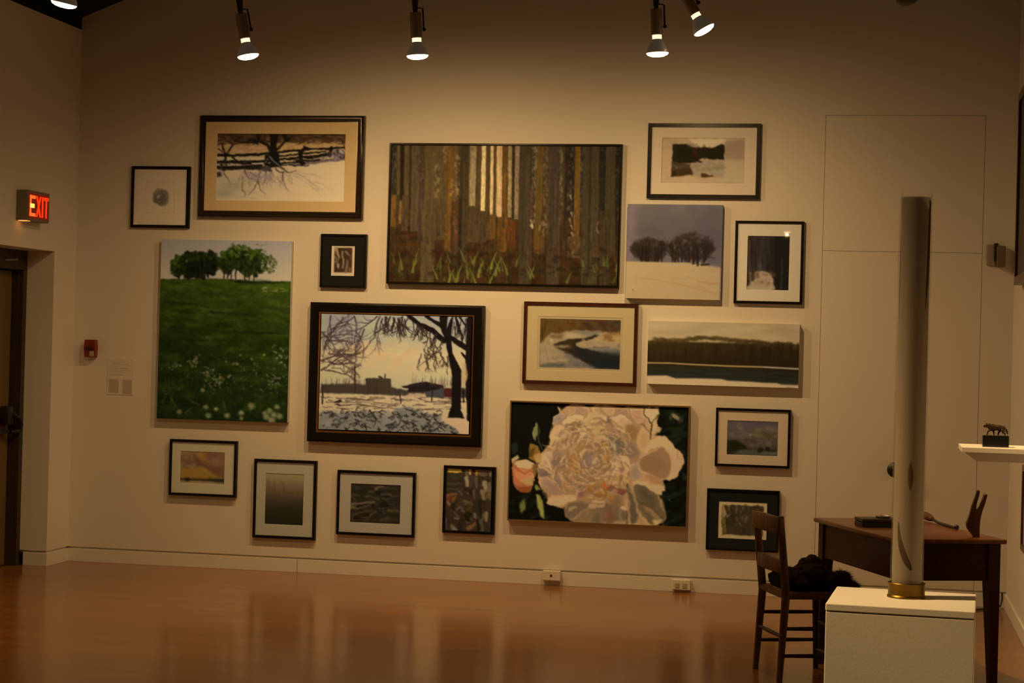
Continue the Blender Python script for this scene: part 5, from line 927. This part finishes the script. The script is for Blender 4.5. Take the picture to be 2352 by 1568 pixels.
framed('abstract','small dark painting of mottled undergrowth, black frame without a mat',.018,M_BLACKF,'flat',artmat=M_CANVAS,glass=False,name='framed_painting',cat='painting')
# pictures on the right wall, seen edge on
def side_picture(label,y0,y1,z0,z1,dep,w,fm,am):
    t=thing('framed_picture',label,'picture',(XR,(y0+y1)/2,z0)); yy0,yy1,h=y0-(y0+y1)/2,y1-(y0+y1)/2,z1-z0
    bm=NB(); 
    for a,b,c,e in ((yy0,yy1,0,w),(yy0,yy1,h-w,h),(yy0,yy0+w,w,h-w),(yy1-w,yy1,w,h-w)): box(bm,-dep,0,a,b,c,e,.004)
    obj('frame',bm,fm,t); obj('artwork',box(NB(),-dep*.7,-dep*.3,yy0+w-.002,yy1-w+.002,w-.002,h-w+.002),am,t)
M_NIGHT=mat('dark_painting',(.02,.012,.008),.4,.3,var=.6,vscale=6)
side_picture('large dark picture in brown frame on the right wall',-2.1,-.71,2.024,3.17,.05,.05,M_MAHOG,M_NIGHT)
side_picture('brown framed picture low on the right wall beneath the white shelf',-2.5,-1.60,.53,1.0,.04,.035,M_MAHOG,mat('pale_print',(.4,.3,.2),.6,.2,var=.3,vscale=8))
# ---------------------------------------------------------------- wall fittings
t=thing('exit_sign','lit red exit sign on the left wall above the door','sign',(XL,-.79,2.315))
obj('housing',box(NB(),0,.08,-.165,.165,0,.197,.004),mat('sign_housing',(.20,.17,.12),.5,.4),t)
M_RED=mat('exit_red_glow',(.6,.05,.02),.5,.3,emit=(1,.035,.005),estr=.95)
M_HOT=mat('exit_hot_glow',(.8,.3,.1),.5,.3,emit=(1,.09,.012),estr=1.5)
M_FACE=mat('exit_face',(.06,.012,.006),.4,.4,emit=(.8,.02,.003),estr=.14)
obj('sign_face',box(NB(),.08,.082,-.150,.150,.016,.181),M_FACE,t)
def glyph(ch,w,h,s):
    R=[]
    if ch=='E': R=[[(0,0),(s,0),(s,h),(0,h)],[(0,h-s),(w,h-s),(w,h),(0,h)],[(0,(h-s)/2),(w*.85,(h-s)/2),(w*.85,(h+s)/2),(0,(h+s)/2)],[(0,0),(w,0),(w,s),(0,s)]]
    if ch=='X': R=[[(0,0),(s*1.1,0),(w,h),(w-s*1.1,h)],[(w-s*1.1,0),(w,0),(s*1.1,h),(0,h)]]
    if ch=='I': R=[[((w-s)/2,0),((w+s)/2,0),((w+s)/2,h),((w-s)/2,h)]]
    if ch=='T': R=[[((w-s)/2,0),((w+s)/2,0),((w+s)/2,h),((w-s)/2,h)],[(0,h-s),(w,h-s),(w,h),(0,h)]]
    return R
y=-.138
for ch,w in (('E',.082),('X',.080),('I',.024),('T',.070)):
    bm=NB()
    for k,p in enumerate(glyph(ch,w,.136,.021)): prism(bm,[(y+q[0],.030+q[1]) for q in p],0,.082,.084+.0002*k)
    obj('letter_'+ch.lower(),bm,M_HOT if ch=='E' else M_RED,t); y+=w+.0085
obj('lamp_glow',box(NB(),.0822,.0852,-.135,-.075,.085,.112),mat('exit_lamp_glow',(.9,.6,.2),.5,.3,emit=(1,.42,.06),estr=2.6),t)
obj('down_light',box(NB(),.012,.066,-.155,-.09,-.003,.001),mat('exit_down_light',(.8,.4,.2),.5,.3,emit=(1,.33,.08),estr=1.6),t)
t=thing('fire_alarm_pull','dark red fire alarm pull box on the back wall','fire alarm',(-5.379,0,1.427))
M_ALARM=mat('alarm_red',(.20,.018,.010),.4,.5)
bm=NB(); prism(bm,[(-.037,0),(.037,0),(.042,.07),(.036,.122),(-.036,.122),(-.042,.07)],1,-.05,.002); obj('body',bm,M_ALARM,t)
obj('pull_handle',box(NB(),-.026,.026,-.062,-.048,.05,.075,.004),mat('alarm_dark',(.05,.008,.006),.4,.5),t)
obj('label_plate',box(NB(),.002,.034,-.053,-.049,.006,.044,.001),mat('alarm_plate',(.42,.34,.26),.5,.4),t)
# exhibition text on the back wall
t=thing('wall_text_panel','pale exhibition text sheet with small pictures, left of meadow canvas','notice',(-5.162,0,1.171))
M_SHEET=mat('text_sheet',(.72,.69,.64),.5,.3); M_INK=mat('sheet_grey',(.50,.43,.37),.6,.2,var=.15,vscale=60); M_INK2=mat('sheet_text_grey',(.60,.55,.49),.6,.2)
obj('sheet',box(NB(),-.098,.098,-.003,0,0,.252),M_SHEET,t)
bm=NB(); box(bm,-.086,-.014,-.0036,-.003,.012,.108); obj('picture',bm,M_INK,t)
bm=NB(); box(bm,.014,.084,-.0036,-.003,.008,.106); obj('picture',bm,M_INK,t)
bm=NB()
for k,(a,b) in enumerate(((-.08,.02),(-.086,.03),(-.082,.07),(-.084,.05),(-.08,-.01),(-.07,.06),(-.082,.03))): box(bm,a,b,-.0036,-.003,.138+k*.0145,.145+k*.0145)
obj('text_lines',bm,M_INK2,t)
t=thing('wall_control_box','small grey box fixed to the back wall near the right corner','control box',(.722,0,2.165))
obj('back_plate',box(NB(),-.058,.0,-.022,0,.012,.142,.004),mat('control_plate',(.40,.33,.24),.5,.4),t); obj('body',box(NB(),.004,.058,-.075,0,.0,.132,.006),mat('control_body',(.16,.12,.08),.5,.4),t); obj('slot',box(NB(),-.012,.012,-.05,0,.035,.15,.003),mat('control_slot',(.03,.025,.015),.5,.4),t)
def outlet(label,x,z,twin):
    t=thing('power_outlet',label,'outlet',(x,-.004,z)); obj('box',box(NB(),-.06,.06,-.034,0,0,.066,.004),M_WHITEP,t)
    if twin:
        for dx in (-.03,.02): obj('socket',box(NB(),dx-.012,dx+.018,-.0365,-.033,.012,.044,.003),mat('socket_face',(.42,.36,.26),.5,.4),t)
    else: obj('cable_hole',lathe(NB(),[(.008,0),(.008,.003)],(-.002,-.0335,.034),(0,-1,0),16),mat('hole_dark',(.10,.06,.03),.6,.2),t)
outlet('white outlet box with one dark hole, on baseboard below the peony',-2.084,.0345,False)
outlet('white twin outlet box on baseboard left of the chair',-1.222,.0165,True)
# ---------------------------------------------------------------- shelf and statuette on the right wall
SX,SY0,SY1,SZ=.41,-3.088,-2.677,1.149
bm=NB(); box(bm,SX,XR,SY0,SY1,SZ-.024,SZ,.0015)
A=[(SX+.012,SY0+.012),(XR,SY0+.012),(XR,SY1-.012),(SX+.012,SY1-.012)]; B=[(SX+.072,SY0+.06),(XR,SY0+.06),(XR,SY1-.06),(SX+.072,SY1-.06)]
va=[bm.verts.new((x,y_,SZ-.024)) for x,y_ in A]; vb=[bm.verts.new((x,y_,SZ-.068)) for x,y_ in B]
bm.faces.new(va); bm.faces.new(vb[::-1])
for i in range(4): bm.faces.new((va[i],va[(i+1)%4],vb[(i+1)%4],vb[i]))
tag(obj('wall_shelf',bm,M_PLINTH),'white wall shelf holding the small animal figure','shelf')
t=thing('animal_figurine','small dark bronze walking animal on a black block, on white shelf','figurine',(.574,-2.92,SZ))
obj('plinth',box(NB(),-.062,.062,-.042,.036,0,.056,.002),mat('black_marble',(.006,.006,.006),.2,.5),t)
bm=NB(); z=.056
def cap(bm,pts,r,n=10): tube(bm,pts,r,n)
ball(bm,(-.014,-.002,z+.037),(.024,.0145,.0175)); ball(bm,(.014,-.002,z+.037),(.028,.0125,.0140)); ball(bm,(.036,-.002,z+.032),(.015,.012,.016))
cap(bm,[(-.02,-.002,z+.042),(-.034,-.003,z+.046),(-.044,-.004,z+.046)],[.0135,.0115,.0095]); ball(bm,(-.046,-.004,z+.046),(.0115,.009,.0100))
cap(bm,[(-.048,-.004,z+.044),(-.058,-.005,z+.040)],[.006,.0038])
for s in (-1,1): cap(bm,[(-.044,-.004+s*.005,z+.052),(-.042,-.004+s*.006,z+.061)],[.0042,.0012],6)
for pts,rr in (([(-.020,-.008,z+.030),(-.036,-.008,z+.018),(-.041,-.008,z+.001)],[.0065,.004,.0032]),([(-.014,.006,z+.03),(-.008,.006,z+.014),(-.006,.006,z+.001)],[.0065,.004,.0032]),
    ([(.030,-.008,z+.03),(.034,-.008,z+.016),(.046,-.008,z+.010),(.043,-.008,z+.001)],[.008,.005,.004,.0035]),([(.026,.006,z+.03),(.016,.006,z+.016),(.012,.006,z+.001)],[.008,.0048,.0035])): cap(bm,pts,rr,8)
cap(bm,[(.042,-.002,z+.038),(.052,-.002,z+.028),(.057,-.002,z+.008)],[.005,.0055,.0038],8)
bm=voxel(bm,.0014,2)
obj('animal',bm,mat('dark_bronze',(.030,.014,.006),.4,.5,metal=.4,var=.4,vscale=90),t,60)
# ---------------------------------------------------------------- chair
BL=Vector((-.548,-2.894,0)); BR=Vector((-.412,-3.248,0)); Rv=(BR-BL).normalized(); Fv=Vector((-Rv.y,Rv.x,0)); CH=(BL+BR)/2
t=thing('wooden_chair','old brown wooden chair with two back slats, holding a dark fur bundle','chair',CH,math.atan2(Rv.y,Rv.x))
Wd=(BR-BL).length/2; DP=.305
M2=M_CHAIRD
def leg(n,pts,rr,m): obj(n,tube(NB(),pts,rr,12),m,t,40)
leg('back_post',[(-Wd,-.012,0),(-Wd+.008,.012,.40),(-Wd+.004,.006,.47),(-Wd-.004,-.028,.795)],[.015,.0205,.0205,.0165],M_CHAIR)
leg('back_post',[(Wd,-.012,0),(Wd-.008,.012,.40),(Wd-.004,.006,.47),(Wd+.004,-.028,.795)],[.015,.0205,.0205,.0165],M_CHAIR)
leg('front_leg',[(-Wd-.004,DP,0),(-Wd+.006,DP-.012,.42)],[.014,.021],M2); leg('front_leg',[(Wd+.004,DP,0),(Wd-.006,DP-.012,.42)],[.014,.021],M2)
def slat(name,z0,z1,y0,bow,th,over):
    bm=NB(); n=10; rows=[]
    for i in range(n+1):
        u=i/n*2-1; x=u*(Wd+over); yc=y0-bow*(1-u*u); rows.append([bm.verts.new((x,yc+s*th/2,zz)) for s,zz in ((-1,z0),(1,z0),(1,z1-.006*u*u),(-1,z1-.006*u*u))])
    for i in range(n):
        for k in range(4): bm.faces.new((rows[i][k],rows[i][(k+1)%4],rows[i+1][(k+1)%4],rows[i+1][k]))
    bm.faces.new(rows[0]); bm.faces.new(rows[-1][::-1]); bmesh.ops.bevel(bm,geom=[e for e in bm.edges],offset=.002,segments=1,affect='EDGES'); obj(name,bm,M_CHAIR,t,50)
slat('back_slat',.712,.796,-.034,.018,.020,.022); slat('back_slat',.520,.590,-.012,.012,.014,.0)
bm=NB(); prism(bm,[(-Wd-.012,-.005),(Wd+.012,-.005),(Wd+.02,DP+.022),(-Wd-.02,DP+.022)],2,.397,.428); bmesh.ops.bevel(bm,geom=list(bm.edges),offset=.007,segments=2,affect='EDGES'); obj('seat',bm,M_CHAIR,t,40)
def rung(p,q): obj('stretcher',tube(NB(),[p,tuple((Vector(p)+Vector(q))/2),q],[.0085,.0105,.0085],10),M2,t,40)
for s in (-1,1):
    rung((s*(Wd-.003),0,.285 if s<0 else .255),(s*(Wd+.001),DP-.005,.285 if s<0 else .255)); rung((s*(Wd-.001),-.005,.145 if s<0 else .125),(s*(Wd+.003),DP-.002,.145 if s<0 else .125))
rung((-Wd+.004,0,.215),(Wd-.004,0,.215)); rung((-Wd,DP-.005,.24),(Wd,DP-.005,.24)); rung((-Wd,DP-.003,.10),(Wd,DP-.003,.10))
# dark fur bundle on the seat
rnd=random.Random(5); bm=NB(); zz=.432
loc=lambda p: Vector((p[0],p[1],p[2]))
for c,r in (((-.03,.10,zz+.036),(.175,.052,.042)),((.0,.09,zz+.045),(.15,.11,.052)),((.03,.19,zz+.065),(.13,.09,.068)),((.02,.185,zz+.085),(.085,.070,.062)),((.01,.205,zz+.122),(.055,.036,.044)),((.08,.27,zz+.035),(.09,.075,.045)),((-.12,.10,zz+.030),(.07,.10,.036)),((.11,.315,zz+.050),(.055,.050,.046)),((.13,.34,zz+.005),(.055,.065,.045)),((.09,.10,zz+.03),(.085,.065,.034))): ball(bm,c,r)
bm=voxel(bm,.008,3)
for v in bm.verts:
    n=mnoise.noise(v.co*28)*.010+mnoise.noise(v.co*75)*.005; v.co+=v.normal*n; v.co.y=max(v.co.y,.036)
    if v.co.z<zz and v.co.y<DP+.034: v.co.z=zz
bmesh.ops.recalc_face_normals(bm,faces=bm.faces)
src=[(v.co.copy(),v.normal.copy()) for v in bm.verts if v.co.z>zz+.006]
for i in range(5200):
    p,nn=src[rnd.randrange(len(src))]; L=rnd.uniform(.008,.020)*(1.5 if (p.y>.26 and p.x>.03) else .9); d=(nn*(.7 if (p.y>.26 and p.x>.03) else .22)+Vector((rnd.uniform(-.4,.4),rnd.uniform(.1,.9),rnd.uniform(-.7,.05)))).normalized(); a,b=frame_of(d); w=.0010
    v0=[bm.verts.new(p+a*w*math.cos(k*2.094)+b*w*math.sin(k*2.094)-nn*.002) for k in range(3)]; q=p+d*L; q.z=max(q.z,zz-.001) if q.y<DP+.04 else q.z; q.y=max(q.y,.034) if q.z<.6 else q.y; tip=bm.verts.new(q)
    for k in range(3): bm.faces.new((v0[k],v0[(k+1)%3],tip))
o=obj('fur_bundle',bm,mat('dark_brown_fur',(.022,.010,.005),.85,.1,var=.6,vscale=40),None,70); o.location=CH; o.rotation_euler=(0,0,math.atan2(Rv.y,Rv.x)); tag(o,'dark brown fur bundle heaped on the seat of the wooden chair','fur')
# ---------------------------------------------------------------- table and the things on it
TC=Vector((.156,-2.973,0)); TA=math.radians(22.2); TW,TL=.555,1.063; TH=.74
t=thing('wooden_table','red brown wooden side table with tapered legs by the right wall','table',TC,TA)
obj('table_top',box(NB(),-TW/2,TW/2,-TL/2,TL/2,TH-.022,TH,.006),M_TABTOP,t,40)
ix,iy=TW/2-.022,TL/2-.022
for sx in (-1,1):
    for sy in (-1,1):
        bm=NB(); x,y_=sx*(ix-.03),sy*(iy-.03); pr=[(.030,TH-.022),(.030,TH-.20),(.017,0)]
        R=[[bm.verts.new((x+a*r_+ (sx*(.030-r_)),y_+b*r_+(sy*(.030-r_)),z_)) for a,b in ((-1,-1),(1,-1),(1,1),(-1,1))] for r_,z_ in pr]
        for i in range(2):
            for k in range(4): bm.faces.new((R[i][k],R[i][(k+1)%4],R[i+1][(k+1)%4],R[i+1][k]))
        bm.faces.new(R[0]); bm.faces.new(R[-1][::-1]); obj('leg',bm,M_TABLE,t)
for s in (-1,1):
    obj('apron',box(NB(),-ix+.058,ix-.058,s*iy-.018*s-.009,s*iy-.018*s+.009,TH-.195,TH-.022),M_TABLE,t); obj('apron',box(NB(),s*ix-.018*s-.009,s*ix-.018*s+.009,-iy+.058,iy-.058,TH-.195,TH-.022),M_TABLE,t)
t=thing('black_case','flat black case lying on the far side of the table','case',(-.0505,-3.0468,TH),math.radians(18))
obj('base',box(NB(),0,.225,0,.13,0,.024,.003),mat('case_black',(.016,.013,.009),.45,.4),t); obj('lid',box(NB(),-.001,.226,-.001,.131,.026,.042,.003),mat('case_lid',(.045,.028,.016),.4,.4),t)
bm=NB(); lathe(bm,[(.030,0),(.036,.004),(.038,.010),(.034,.012),(.028,.006)],(0,0,0),(0,0,1),24); o=obj('metal_dish',bm,M_STEEL,None,50); o.location=(.048,-2.945,TH+.042); tag(o,'small shiny metal dish on the black case','dish')
t=thing('forked_wooden_block','upright forked wooden bootjack standing on the table corner','bootjack',(.4712,-3.2979,TH),math.radians(8))
FP=[(-0.010,0),(-0.0192,0.019),(-0.040,0.040),(-0.0453,0.0628),(-0.0307,0.102),(-0.0223,0.1409),(-0.0048,0.193),(0.0008,0.2173),(0.0075,0.224),(0.014,0.2162),(0.0123,0.1969),(-0.0009,0.1611),(-0.0034,0.1353),(0.0032,0.1211),(0.0183,0.1426),(0.0298,0.1816),(0.034,0.201),(0.0417,0.2061),(0.0506,0.1991),(0.0397,0.1595),(0.0281,0.1238),(0.0197,0.0849),(0.0176,0.0463),(0.0181,0)]
bm=NB(); prism(bm,FP,1,-.013,.013); bmesh.ops.bevel(bm,geom=[e for e in bm.edges if abs(e.verts[0].co.y-e.verts[1].co.y)<1e-5],offset=.0025,segments=1,affect='EDGES'); obj('forked_board',bm,M_FORK,t)
t=thing('iron_tool','thin black iron rod with a thick brown handle lying on table','tool',(0,0,0))
obj('rod',tube(NB(),[(.292,-2.60,TH+.020),(.320,-2.70,TH+.010),(.362,-2.82,TH+.0075),(.405,-2.95,TH+.0075)],[.007,.0075,.0075,.006],10),M_BLACK,t,40)
obj('handle',tube(NB(),[(.245,-2.44,TH+.026),(.262,-2.50,TH+.026),(.282,-2.565,TH+.022),(.296,-2.61,TH+.018)],[.016,.020,.018,.010],12),M_FORK,t,40)
obj('knob',ball(NB(),(.400,-2.935,TH+.012),(.012,.012,.012)),M_BLACK,t,60)
tag(obj('extension_cord',tube(NB(),[(.33,-1.2,.012),(.36,-.9,.008),(.45,-.55,.007),(.60,-.25,.007),(.74,-.10,.007),(.805,-.05,.02),(.815,-.03,.06),(.815,-.02,.10)],.006,8),M_BLACK,None,40),'black cord on the floor beside the baseboard in the right corner','cord')
# ---------------------------------------------------------------- plinth and clear column
PC=Vector((.0867,-7.0631,0)); PA=math.radians(-3.2); PW=.394; PH=.90
t=thing('display_plinth','white square gallery plinth in the foreground holding the clear column','plinth',PC,PA)
obj('body',box(NB(),-PW/2+.001,PW/2-.001,-PW/2+.001,PW/2-.001,0,PH-.0225,.002),M_PLINTH,t); obj('top_slab',box(NB(),-PW/2,PW/2,-PW/2,PW/2,PH-.021,PH,.003),M_PLINTH,t)
TX,TY=.0958,-7.03
t=thing('acrylic_column','tall clear acrylic column in a brass base ring on the plinth','column',(TX,TY,PH))
tr=.0455; z1=1.128
bm=NB(); lathe(bm,[(.053,0),(.053,.004),(.0505,.008),(.0505,.036),(.052,.040),(.0505,.042),(.0465,.042),(.0465,.003)],(0,0,0),(0,0,1),48,True,True); obj('brass_ring',bm,mat('old_brass',(.15,.088,.016),.42,.5,metal=1,var=.25,vscale=30),t,30)
def shell(bm,r0,r1,za,zb,n=72): return lathe(bm,[(r0,za),(r1,za),(r1,zb),(r0,zb),(r0,za)],(0,0,0),(0,0,1),n,False,False)
tag(obj('clear_tube',shell(NB(),tr-.0035,tr,.004,z1),M_GLASS,t,30),'clear outer tube')
tag(obj('milky_sleeve',shell(NB(),tr-.0052,tr-.0046,.006,z1-.012),M_MILKY,t,30),'milky inner sleeve')
def feather(label,pts,wid,mt):
    # curved vane on the inside of the tube, facing the room
    bm=NB(); P=[Vector((tr-.0040,a,z)) for a,z in pts]; n=len(P); rows=[]
    for i,p in enumerate(P):
        w_=wid[i]; row=[]
        for k in np.linspace(-1,1,9):
            k=float(k); an=math.radians(p.y)+k*w_/tr; row.append(bm.verts.new((p.x*math.cos(an),p.x*math.sin(an),p.z+abs(k)*.004)))
        rows.append(row)
    for i in range(n-1):
        for k in range(8): bm.faces.new((rows[i][k],rows[i][k+1],rows[i+1][k+1],rows[i+1][k]))
    bmesh.ops.recalc_face_normals(bm,faces=bm.faces); bmesh.ops.solidify(bm,geom=list(bm.faces),thickness=.00012)
    o=obj('feather',bm,mt,None,60); o.location=(TX,TY,PH); tag(o,label,'feather',None); return o
M_FEATH=mat('grey_brown_feather',(.075,.050,.028),.7,.2,var=.4,vscale=120); M_FEATH2=mat('pale_brown_feather',(.16,.105,.062),.7,.2,var=.3,vscale=120)
feather('dark curved feather low inside the clear column',[(-131,.210),(-129,.188),(-124,.162),(-114,.135),(-102,.112),(-88,.092),(-78,.078)],[.001,.0035,.0065,.0095,.0105,.010,.005],M_FEATH)
feather('small oval brown feather in the clear column, level with the door knob',[(-88,.375),(-87,.355),(-86,.335),(-86,.315),(-87,.298)],[.0015,.0065,.008,.0065,.0015],M_FEATH2)
feather('narrow dark strip shaped as the shaded gap down the right edge at the column top',[(-21,1.105),(-23,1.03),(-27,.95),(-33,.87),(-40,.80)],[.0085,.0085,.0075,.0055,.001],mat('dark_gap_strip',(.030,.016,.006),.7,.2,var=.4,vscale=120))  # dark strip added where the gap between sleeve and tube looks dark
feather('thin dark thread down the left edge of the clear column',[(-166,1.0),(-165,.93),(-165,.84),(-167,.76)],[.0008,.0022,.0020,.0006],M_FEATH)  # slender thread added for the dark bits along the left edge
# ---------------------------------------------------------------- lighting
M_BULB=mat('bulb_reflector',(.42,.38,.32),.35,.5,metal=.2,emit=(1,.78,.5),estr=.028); M_NECK=mat('bulb_neck_glow',(.8,.7,.6),.4,.5,emit=(1,.74,.46),estr=1.5); M_FACEG=mat('bulb_face_glow',(.9,.9,.9),.3,.5,emit=(1,.70,.40),estr=15); M_CAN=mat('lamp_holder_grey',(.30,.24,.17),.45,.5,metal=.4)
LIGHT_COL=(1.0,.62,.25)
def lamp(face,axis,top,power,label,light=True,lit=True,pw=2.0,bt=0):
    F=Vector(face); a=Vector(axis).normalized(); t=thing('track_lamp',label,'lamp',(F.x-a.x*.26,F.y-a.y*.26,top),0,'bulb track lamps hanging above the pictures')
    L=F-Vector(t.location); u=-a
    P=lambda s: tuple(L+u*s)
    bm=lathe(NB(),[(.0655,0),(.0645,.010),(.056,.030),(.042,.055),(.031,.072),(.028,.080)],P(0),u,32,False,False); B=obj('bulb',bm,M_BULB if lit else M_BLACK,t,50)
    obj('bulb_face',lathe(NB(),[(.064,-.001),(.058,-.010),(.040,-.018),(.018,-.0215),(.002,-.022)],P(0),u,32,True,True),M_FACEG if lit else M_BLACK,B,60)
    obj('bulb_neck',lathe(NB(),[(.0275,.078),(.0275,.104)],P(0),u,24),M_NECK if lit else M_BLACK,B,40)
    obj('lamp_holder',lathe(NB(),[(.030,.104),(.034,.108),(.034,.252),(.031,.256)],P(0),u,24),M_CAN if lit else M_BLACK,t,30)
    tp=L+u*.256
    side=u.cross(Vector((0,1,0))).normalized()*-1
    bm=tube(NB(),[tuple(tp+side*.046-u*.10),tuple(tp+side*.046+u*.02),tuple(tp+u*.03)],.0055,8); ball(bm,tuple(tp+side*.048-u*.105),(.012,.012,.012),12,8); obj('bracket',bm,M_BLACK,t,40)
    bm=tube(NB(),[tuple(tp-u*.004),tuple(tp+u*.03),(tp.x+u.x*.05,tp.y+u.y*.05,tp.z+.08),(0,0,-.03),(0,0,0)],[.013,.016,.021,.023,.023],14); obj('stem',bm,M_BLACK,t,40)
    if light:
        ld=bpy.data.lights.new('lamp_beam','POINT'); ld.energy=power; ld.color=LIGHT_COL; ld.shadow_soft_size=.02; ld.use_nodes=True; nt=ld.node_tree; em=nt.nodes['Emission']
        tc=nt.nodes.new('ShaderNodeTexCoord'); sp=nt.nodes.new('ShaderNodeSeparateXYZ'); nt.links.new(tc.outputs['Normal'],sp.inputs[0])
        m1=nt.nodes.new('ShaderNodeMath'); m1.operation='MULTIPLY'; m1.inputs[1].default_value=-1; nt.links.new(sp.outputs['Z'],m1.inputs[0])
        m2=nt.nodes.new('ShaderNodeMath'); m2.operation='MAXIMUM'; m2.inputs[1].default_value=0; nt.links.new(m1.outputs[0],m2.inputs[0])
        m3=nt.nodes.new('ShaderNodeMath'); m3.operation='POWER'; m3.inputs[1].default_value=pw; nt.links.new(m2.outputs[0],m3.inputs[0]); nt.links.new(m3.outputs[0],em.inputs['Strength'])
        lo=bpy.data.objects.new('lamp_beam',ld); C.objects.link(lo); lo.parent=t; lo.location=L+a*.046; lo.rotation_euler=(a+Vector((0,bt,0))).to_track_quat('-Z','Y').to_euler()
    return t
TZ=4.02
def track(label,y,x0,x1,z=TZ):
    t=thing('light_track',label,'light track',((x0+x1)/2,y,z)); h=(x1-x0)/2
    obj('rail',box(NB(),-h,h,-.018,.018,0,.03,.002),M_BLACK,t)
    for f in (-.9,0,.9):
        x=(x0+x1)/2+f*h; obj('hanger_rod',tube(NB(),[(f*h,0,.03),(f*h,0,CEIL_Z(x)-z+.005)],.006,8),M_BLACK,t)
track('black lighting track over the picture wall, above the frame',-1.5,-4.6,.7)
track('black lighting track nearer the camera than the picture wall',-3.6,-4.8,.6); track('black lighting track above the white plinth',-7.75,-4.8,.6); track('black lighting track at the far end of the room behind the camera',-18.9,-4.8,.6)
lamp((-3.781,-1.5,3.2914),(.2,.04,-1),TZ,78,'first lit track lamp from the left over the pictures',pw=2,bt=.33)
lamp((-2.7277,-1.5,3.2882),(.07,.04,-1),TZ,133,'lit track lamp straight above the forest painting',pw=2,bt=.33)
lamp((-1.2972,-1.5,3.299),(.05,.04,-1),TZ,103,'lit track lamp left of the tilted one, hanging straight down',pw=2,bt=.33)
lamp((-1.0309,-1.5,3.434),(.51,.04,-.86),TZ,3,'lit track lamp tilted towards the right wall',pw=2.5)
lamp((-4.024,-3.6,3.224),(-.22,.05,-.97),TZ,112,'lit lamp at the top left corner below the dark ceiling',pw=2)
lamp((-.55,-3.6,3.3),(1.39,.8,-2.0),TZ,420,'lit lamp out of frame aimed at the table and right wall',pw=22)
lamp((-2.6,-7.75,3.7),(2.69,.70,-2.8),TZ,860,'lit lamp out of frame aimed at the white plinth',pw=60)
lamp((-1.503,-18.9,3.591),(0,.1,-1),TZ,100,'lit lamp at the far end of the room behind the camera',pw=2)
lamp((.118,-1.5,3.60),(.25,-.3,-.9),TZ,0,'unlit lamp at the top right over the flush wall panel',False,False)

# ---------------------------------------------------------------- world and camera
w=bpy.data.worlds.new('World'); SC.world=w; w.use_nodes=True; w.node_tree.nodes['Background'].inputs[0].default_value=(0,0,0,1); w.node_tree.nodes['Background'].inputs[1].default_value=0
yaw,pitch,roll=math.radians(-10.908),math.radians(.2186),math.radians(-1.5267)
fw=Vector((math.sin(yaw)*math.cos(pitch),math.cos(yaw)*math.cos(pitch),math.sin(pitch))); rr=Vector((math.cos(yaw),-math.sin(yaw),0)); uu=rr.cross(fw)
r2=rr*math.cos(roll)-uu*math.sin(roll); u2=rr*math.sin(roll)+uu*math.cos(roll)
cd=bpy.data.cameras.new('camera'); cam=bpy.data.objects.new('camera',cd); C.objects.link(cam)
cam.matrix_world=Matrix(((r2.x,u2.x,-fw.x,0),(r2.y,u2.y,-fw.y,-12.45),(r2.z,u2.z,-fw.z,1.56403),(0,0,0,1)))
cd.sensor_width=36; cd.sensor_fit='HORIZONTAL'; cd.lens=4359.164/2352*36; cd.clip_end=100; cd.clip_start=.05
SC.camera=cam
SC.view_settings.view_transform='Standard'; SC.view_settings.look='None'; SC.view_settings.gamma=1; SC.view_settings.exposure=0
try: SC.view_settings.use_curve_mapping=False
except Exception: pass
SC.cycles.sample_clamp_indirect=4; SC.cycles.max_bounces=12; SC.cycles.diffuse_bounces=5; SC.cycles.transmission_bounces=10; SC.cycles.transparent_max_bounces=12
